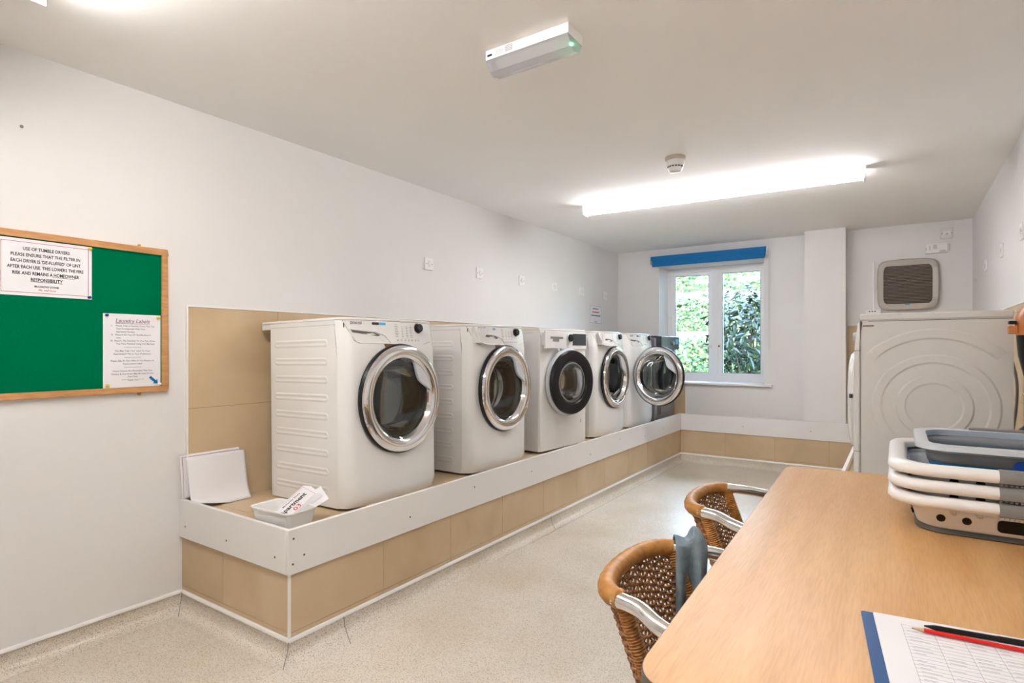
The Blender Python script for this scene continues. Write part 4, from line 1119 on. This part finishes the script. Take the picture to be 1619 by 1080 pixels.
# towel over the near chair's far arm
def towel():
    e = tag(empty('cloth', (CH1[0], CH1[1], .0), CH1[2]), 'blue-grey cloth draped over the arm of the near chair', 'cloth')
    path = [Vector((-.212, .186, .70)), Vector((-.185, .198, .699)), Vector((-.165, .208, .697)), Vector((-.142, .221, .694))]
    P = bez(path, 8); N = len(P) - 1
    q = MB(); L = .24
    def fn(u, v):
        i = min(N - 1, int(u * N)); t = u * N - i; p = P[i].lerp(P[i + 1], t)
        tan = (P[min(N, i + 1)] - P[max(0, i)]).normalized(); side = Vector((-tan.y, tan.x, 0)).normalized()
        s = (v - .5) * 2                     # -1 room side ... 1
        R = .024 + .006 * math.sin(u * 9 + 1)
        arc = PI / 2 * R; d = abs(s) * (L + arc)
        if d < arc: a = d / R; off = math.sin(a) * R; h = math.cos(a) * R
        else: off = R + .012 * math.sin(u * 11 + (2 if s > 0 else 0)) * min(1, (d - arc) / .06) + .010 * (d - arc) / L; h = -(d - arc)
        sg = 1 if s >= 0 else -1
        fold = .010 * noise.noise(Vector((u * 4, v * 5, .3)))
        pp = p + side * (off + fold) * sg + Vector((0, 0, h + .006 * math.sin(u * 7 + v * 5)))
        # gather towards the end
        if h > -0.01: pp.z += .030 * math.exp(-((u - .6) / .35) ** 2)
        return pp
    q.grid(fn, 40, 60); q.build('drape', M_towel, e, smooth=80, solid=.004)
towel()

# ------------------------------------------------------------------ laundry baskets
def basket(x, y, z, rz, label, base=True, upper_dark=False):
    e = tag(empty('laundry_basket', (x, y, z), rz), label, 'laundry basket', 'white laundry baskets stacked on the table')
    hx, hy_ = .285, .285
    # wall rises from base ring to rim; rim is a rolled lip
    q = MB()
    prof_w = [(-.075, .012), (-.070, .018), (-.058, .055), (-.050, .078)]
    ringed(q, [rr_ring(hx + a, hy_ + a, .085 + a * .3, h) for a, h in prof_w])
    wall = q
    q = MB(); ringed(q, [rr_ring(hx - .068, hy_ - .068, .07, 0), rr_ring(hx - .064, hy_ - .064, .07, .003), rr_ring(hx - .068, hy_ - .068, .07, .014)], cap0=True, cap1=True); q.build('base', M_dgrey if base else M_white, e)
    q = MB(); pr = [(-.052, .074), (-.020, .076), (-.006, .080), (0, .090), (-.002, .101), (-.010, .108), (-.022, .110), (-.038, .107), (-.046, .100), (-.050, .088)]
    ringed(q, [rr_ring(hx + a, hy_ + a, .085, h) for a, h in pr]); q.build('rim', M_white, e, smooth=60)
    # round holes, drawn as dark recessed discs round the wall
    q = q2 = wall
    for side_ in range(4):
        for row, zz in ((0, .045), ):
            for k in range(7):
                t = -.165 + k * .055
                if side_ % 2 == 0 and -.07 < t < .12: continue
                a = side_ * PI / 2; R_ = Matrix.Rotation(a, 4, 'Z')
                T = R_ @ F(t, -(hy_ - .0600), zz, (1, 0, 0), (0, -.31, .95))
                q.lathe([(.0085, 0), (.0085, .003), (.0, .003)], T, 18, m=1)
                T = R_ @ F(t + .0275, -(hy_ - .0530), zz + .020, (1, 0, 0), (0, -.31, .95)); q2.lathe([(.0085, 0), (.0085, .0025), (.0065, .003), (.006, .001), (0, .001)], T, 16, m=1 if upper_dark else 2)
    q.build('side_wall', [M_white, M_dark, M_enamel_g], e, solid=.0035)
    # grey soft grip let into the rim, with a slot below
    for sg in (-1, 1):
        R_ = Matrix.Rotation(0 if sg < 0 else PI, 4, 'Z')
        q = MB(); o = len(q.v)
        prr = [(hy_ - .052, .0735), (hy_ - .018, .0755), (hy_ + .0005, .081), (hy_ + .0025, .090), (hy_ + .0005, .102), (hy_ - .009, .1105), (hy_ - .022, .1125), (hy_ - .038, .1095)]
        for xx in (-.05, .10):
            for yy, h in prr: q.v.append(tuple(R_ @ Vector((xx, -yy, h))))
        c = len(prr)
        for k in range(c - 1): q.face((o + k, o + k + 1, o + c + k + 1, o + c + k))
        q.face([o + k for k in range(c)]); q.face([o + c + k for k in range(c)])
        g_ = q.build('grip', M_mgrey, e, smooth=60)
        q = MB(); q.prism(rrect(-.048, .098, -.018, .016, .010), .0, .004, R_ @ F(0, -(hy_ - .0600), .044, (1, 0, 0), (0, -.31, .95))); q.build('handle_slot', M_dark, e, smooth=0)
        q = MB()
        for k in range(14): q.box(-.048 + k * .010, -.0425 + k * .010, -(hy_ - .02), -(hy_ - .035), .068, .074, T=R_)
        q.build('rim_ribs', M_white, e, smooth=0)
    return e
BX, BY = .262, 2.148
basket(BX, BY, TW, 0, 'bottom white laundry basket of the stack, standing on the table')
basket(BX, BY, TW + .0415, 0, 'middle white laundry basket of the stack', base=False, upper_dark=True)
basket(BX, BY, TW + .083, 0, 'top white laundry basket of the stack, holding the grey basket', base=False, upper_dark=True)
def grey_basket():
    e = tag(empty('laundry_basket', (BX + .01, BY + .03, TW + .102), 0), 'collapsed grey and blue laundry basket lying in the top white basket', 'laundry basket')
    hx, hy_ = .205, .200
    q = MB(); ringed(q, [rr_ring(hx - .045, hy_ - .045, .05, 0.0), rr_ring(hx - .04, hy_ - .04, .05, .004)], cap0=True, cap1=True); q.build('base', M_blue, e)
    q = MB(); ringed(q, [rr_ring(hx - .030, hy_ - .030, .055, .004), rr_ring(hx - .006, hy_ - .006, .063, .080)]); q.build('blue_band', M_blue, e)
    q = MB(); ringed(q, [rr_ring(hx - .006, hy_ - .006, .063, .080), rr_ring(hx, hy_, .065, .118)]); q.build('side_wall', M_grey, e, solid=.003)
    q = MB(); pr = [(-.004, .112), (.016, .112), (.024, .118), (.022, .130), (.006, .134), (-.008, .130)]
    ringed(q, [rr_ring(hx + a, hy_ + a, .075, h) for a, h in pr] + [rr_ring(hx - .004, hy_ - .004, .07, .112)]); q.build('rim', M_lgrey, e, smooth=50)
    q = MB(); q.prism(rrect(-.02, .17, -.020, .018, .014), 0, .003, F(0, -(hy_ + .001), .085, (1, 0, 0), (0, -.17, .98))); q.build('handle_hole', M_dblue, e, smooth=0)
    q = MB(); q.box(-.08, .10, hy_ + .0, hy_ + .027, .112, .140); q.build('grip', M_mgrey, e, bevel=.004)
grey_basket()

# ------------------------------------------------------------------ clipboard folder, form, pencil and pen
fo = tag(empty('folder', (-.05, 1.272, TW), math.radians(0)), 'blue folder with a white printed form open on the near table corner', 'folder')
ang = math.radians(8)
Tf = Matrix.Rotation(ang, 4, 'Z')
q = MB(); q.prism(rrect(-.008, .30, -.42, 0, .006), 0.0, .003, Matrix.Rotation(math.radians(6.5), 4, 'Z')); q.build('cover', mat('folder_blue', (.0, .065, .22), .35, spec=.3), fo, bevel=.0005)
tag(empty('x'), 'x') if False else None
Tp = Matrix.Translation((-.05 + .012, 1.272 - .006, TW)) @ Matrix.Rotation(math.radians(6.5), 4, 'Z')
pf = tag(empty('form_sheets', (-.038, 1.266, TW + .003), math.radians(6.5)), 'printed record form with ruled columns lying on the blue folder', 'paper form')
q = MB(); q.box(0, .28, -.40, 0, 0.0002, .004); q.build('sheets', M_paper, pf, bevel=.0004)
q = MB()
for k in range(30): q.box(.04, .275, -.035 - k * .012, -.0347 - k * .012, .0041, .0042)
for x in (.04, .085, .125, .165, .205, .24): q.box(x, x + .0004, -.39, -.03, .0041, .0042)
q.build('ruled_lines', M_gink, pf, smooth=0)
q = MB(); r5 = random.Random(2)
for k in range(26):
    for x in (.046, .09, .13, .17, .21):
        if r5.random() < .7: q.box(x, x + r5.uniform(.012, .028), -.044 - k * .012, -.042 - k * .012, .0041, .0042)
q.build('entries', mat('faint_ink', (.55, .54, .55), .6), pf, smooth=0)
def stick(name, p0, p1, r, m, tipm, lab, cat):
    p0 = Vector(p0); p1 = Vector(p1); d = p1 - p0; L = d.length; e = tag(empty(name, p0), lab, cat)
    dn = d.normalized()
    q = MB(); q.tube([dn * .018, dn * L], r, 6 if cat == 'pencil' else 12); q.build('barrel', m, e, smooth=20)
    q = MB(); q.tube([dn * .003, dn * .018], [.0012, r], 10); t = q.build('tip', tipm, e)
    if cat == 'pencil':
        q = MB(); q.tube([Vector((0, 0, 0)), dn * .0035], [.0002, .0012], 8); q.build('lead', M_ink, t)
    else:
        q = MB(); q.tube([dn * (L - .05), dn * (L + .002)], r * 1.15, 12); q.build('cap', M_dark, e)
stick('pencil', (.020, 1.220, TW + .0113), (.195, 1.232, TW + .0113), .0037, M_redp, M_wood_t, 'red pencil lying across the form on the table', 'pencil')
stick('pen', (.036, 1.241, TW + .0115), (.190, 1.262, TW + .0115), .0042, M_dark, M_dark, 'black pen lying behind the red pencil', 'pen')

# ------------------------------------------------------------------ appliance and cable at the right edge
v = tag(empty('vacuum_cleaner', (.470, 3.09, TW - .73)), 'orange and black upright cleaner half out of the photo beside the dryer', 'vacuum cleaner')
q = MB(); q.lathe([(.0, 0), (.068, .0), (.070, .04), (.070, .82), (.060, .90), (.022, .94), (.02, 1.0)], Matrix.Translation((0, 0, 0)), 28); q.build('stem', M_dark, v)
q = MB(); q.lathe([(0.0, 1.06), (.02, 1.065), (.045, 1.12), (.062, 1.20), (.068, 1.28), (.066, 1.345), (.05, 1.35), (0, 1.35)], Matrix.Translation((0, 0, 0)), 36); q.build('dust_bin', M_dark, v, smooth=60)
q = MB(); q.lathe([(.069, 1.285), (.074, 1.31), (.070, 1.36), (.050, 1.40), (.0, 1.42)], Matrix.Translation((0, 0, 0)), 36); q.build('orange_hood', M_orange, v, smooth=60)
q = MB(); q.box(-.095, -.066, -.035, .0, 1.290, 1.325); q.build('side_clip', M_orange, v, bevel=.004)
q = MB(); q.box(-.094, -.07, -.04, -.005, 1.330, 1.343); q.build('latch', M_dark, v, bevel=.002)
q = MB(); q.tube([(0, 0, 1.08), (-.03, -.02, 1.06), (-.045, -.03, 1.04)], .010, 10); q.tube([(0, 0, .90), (0, 0, 1.07)], .018, 14); q.build('connector', M_chrome, v)
q = MB(); q.lathe([(0, 0), (.022, 0), (.022, .03), (0, .03)], F(-.03, 0, .93, (0, 1, 0), (0, 0, 1)), 16); q.build('knob', M_dark, v)
q = MB(); q.tube(bez([(.482, 3.98, 1.25), (.500, 3.95, 1.16), (.515, 3.93, 1.05), (.512, 3.93, .92), (.500, 3.95, .78), (.49, 3.97, .55)], 10), .007, 10); o = q.build('cable', M_grey); tag(o, 'grey cable hanging down beside the right-hand dryer', 'cable')
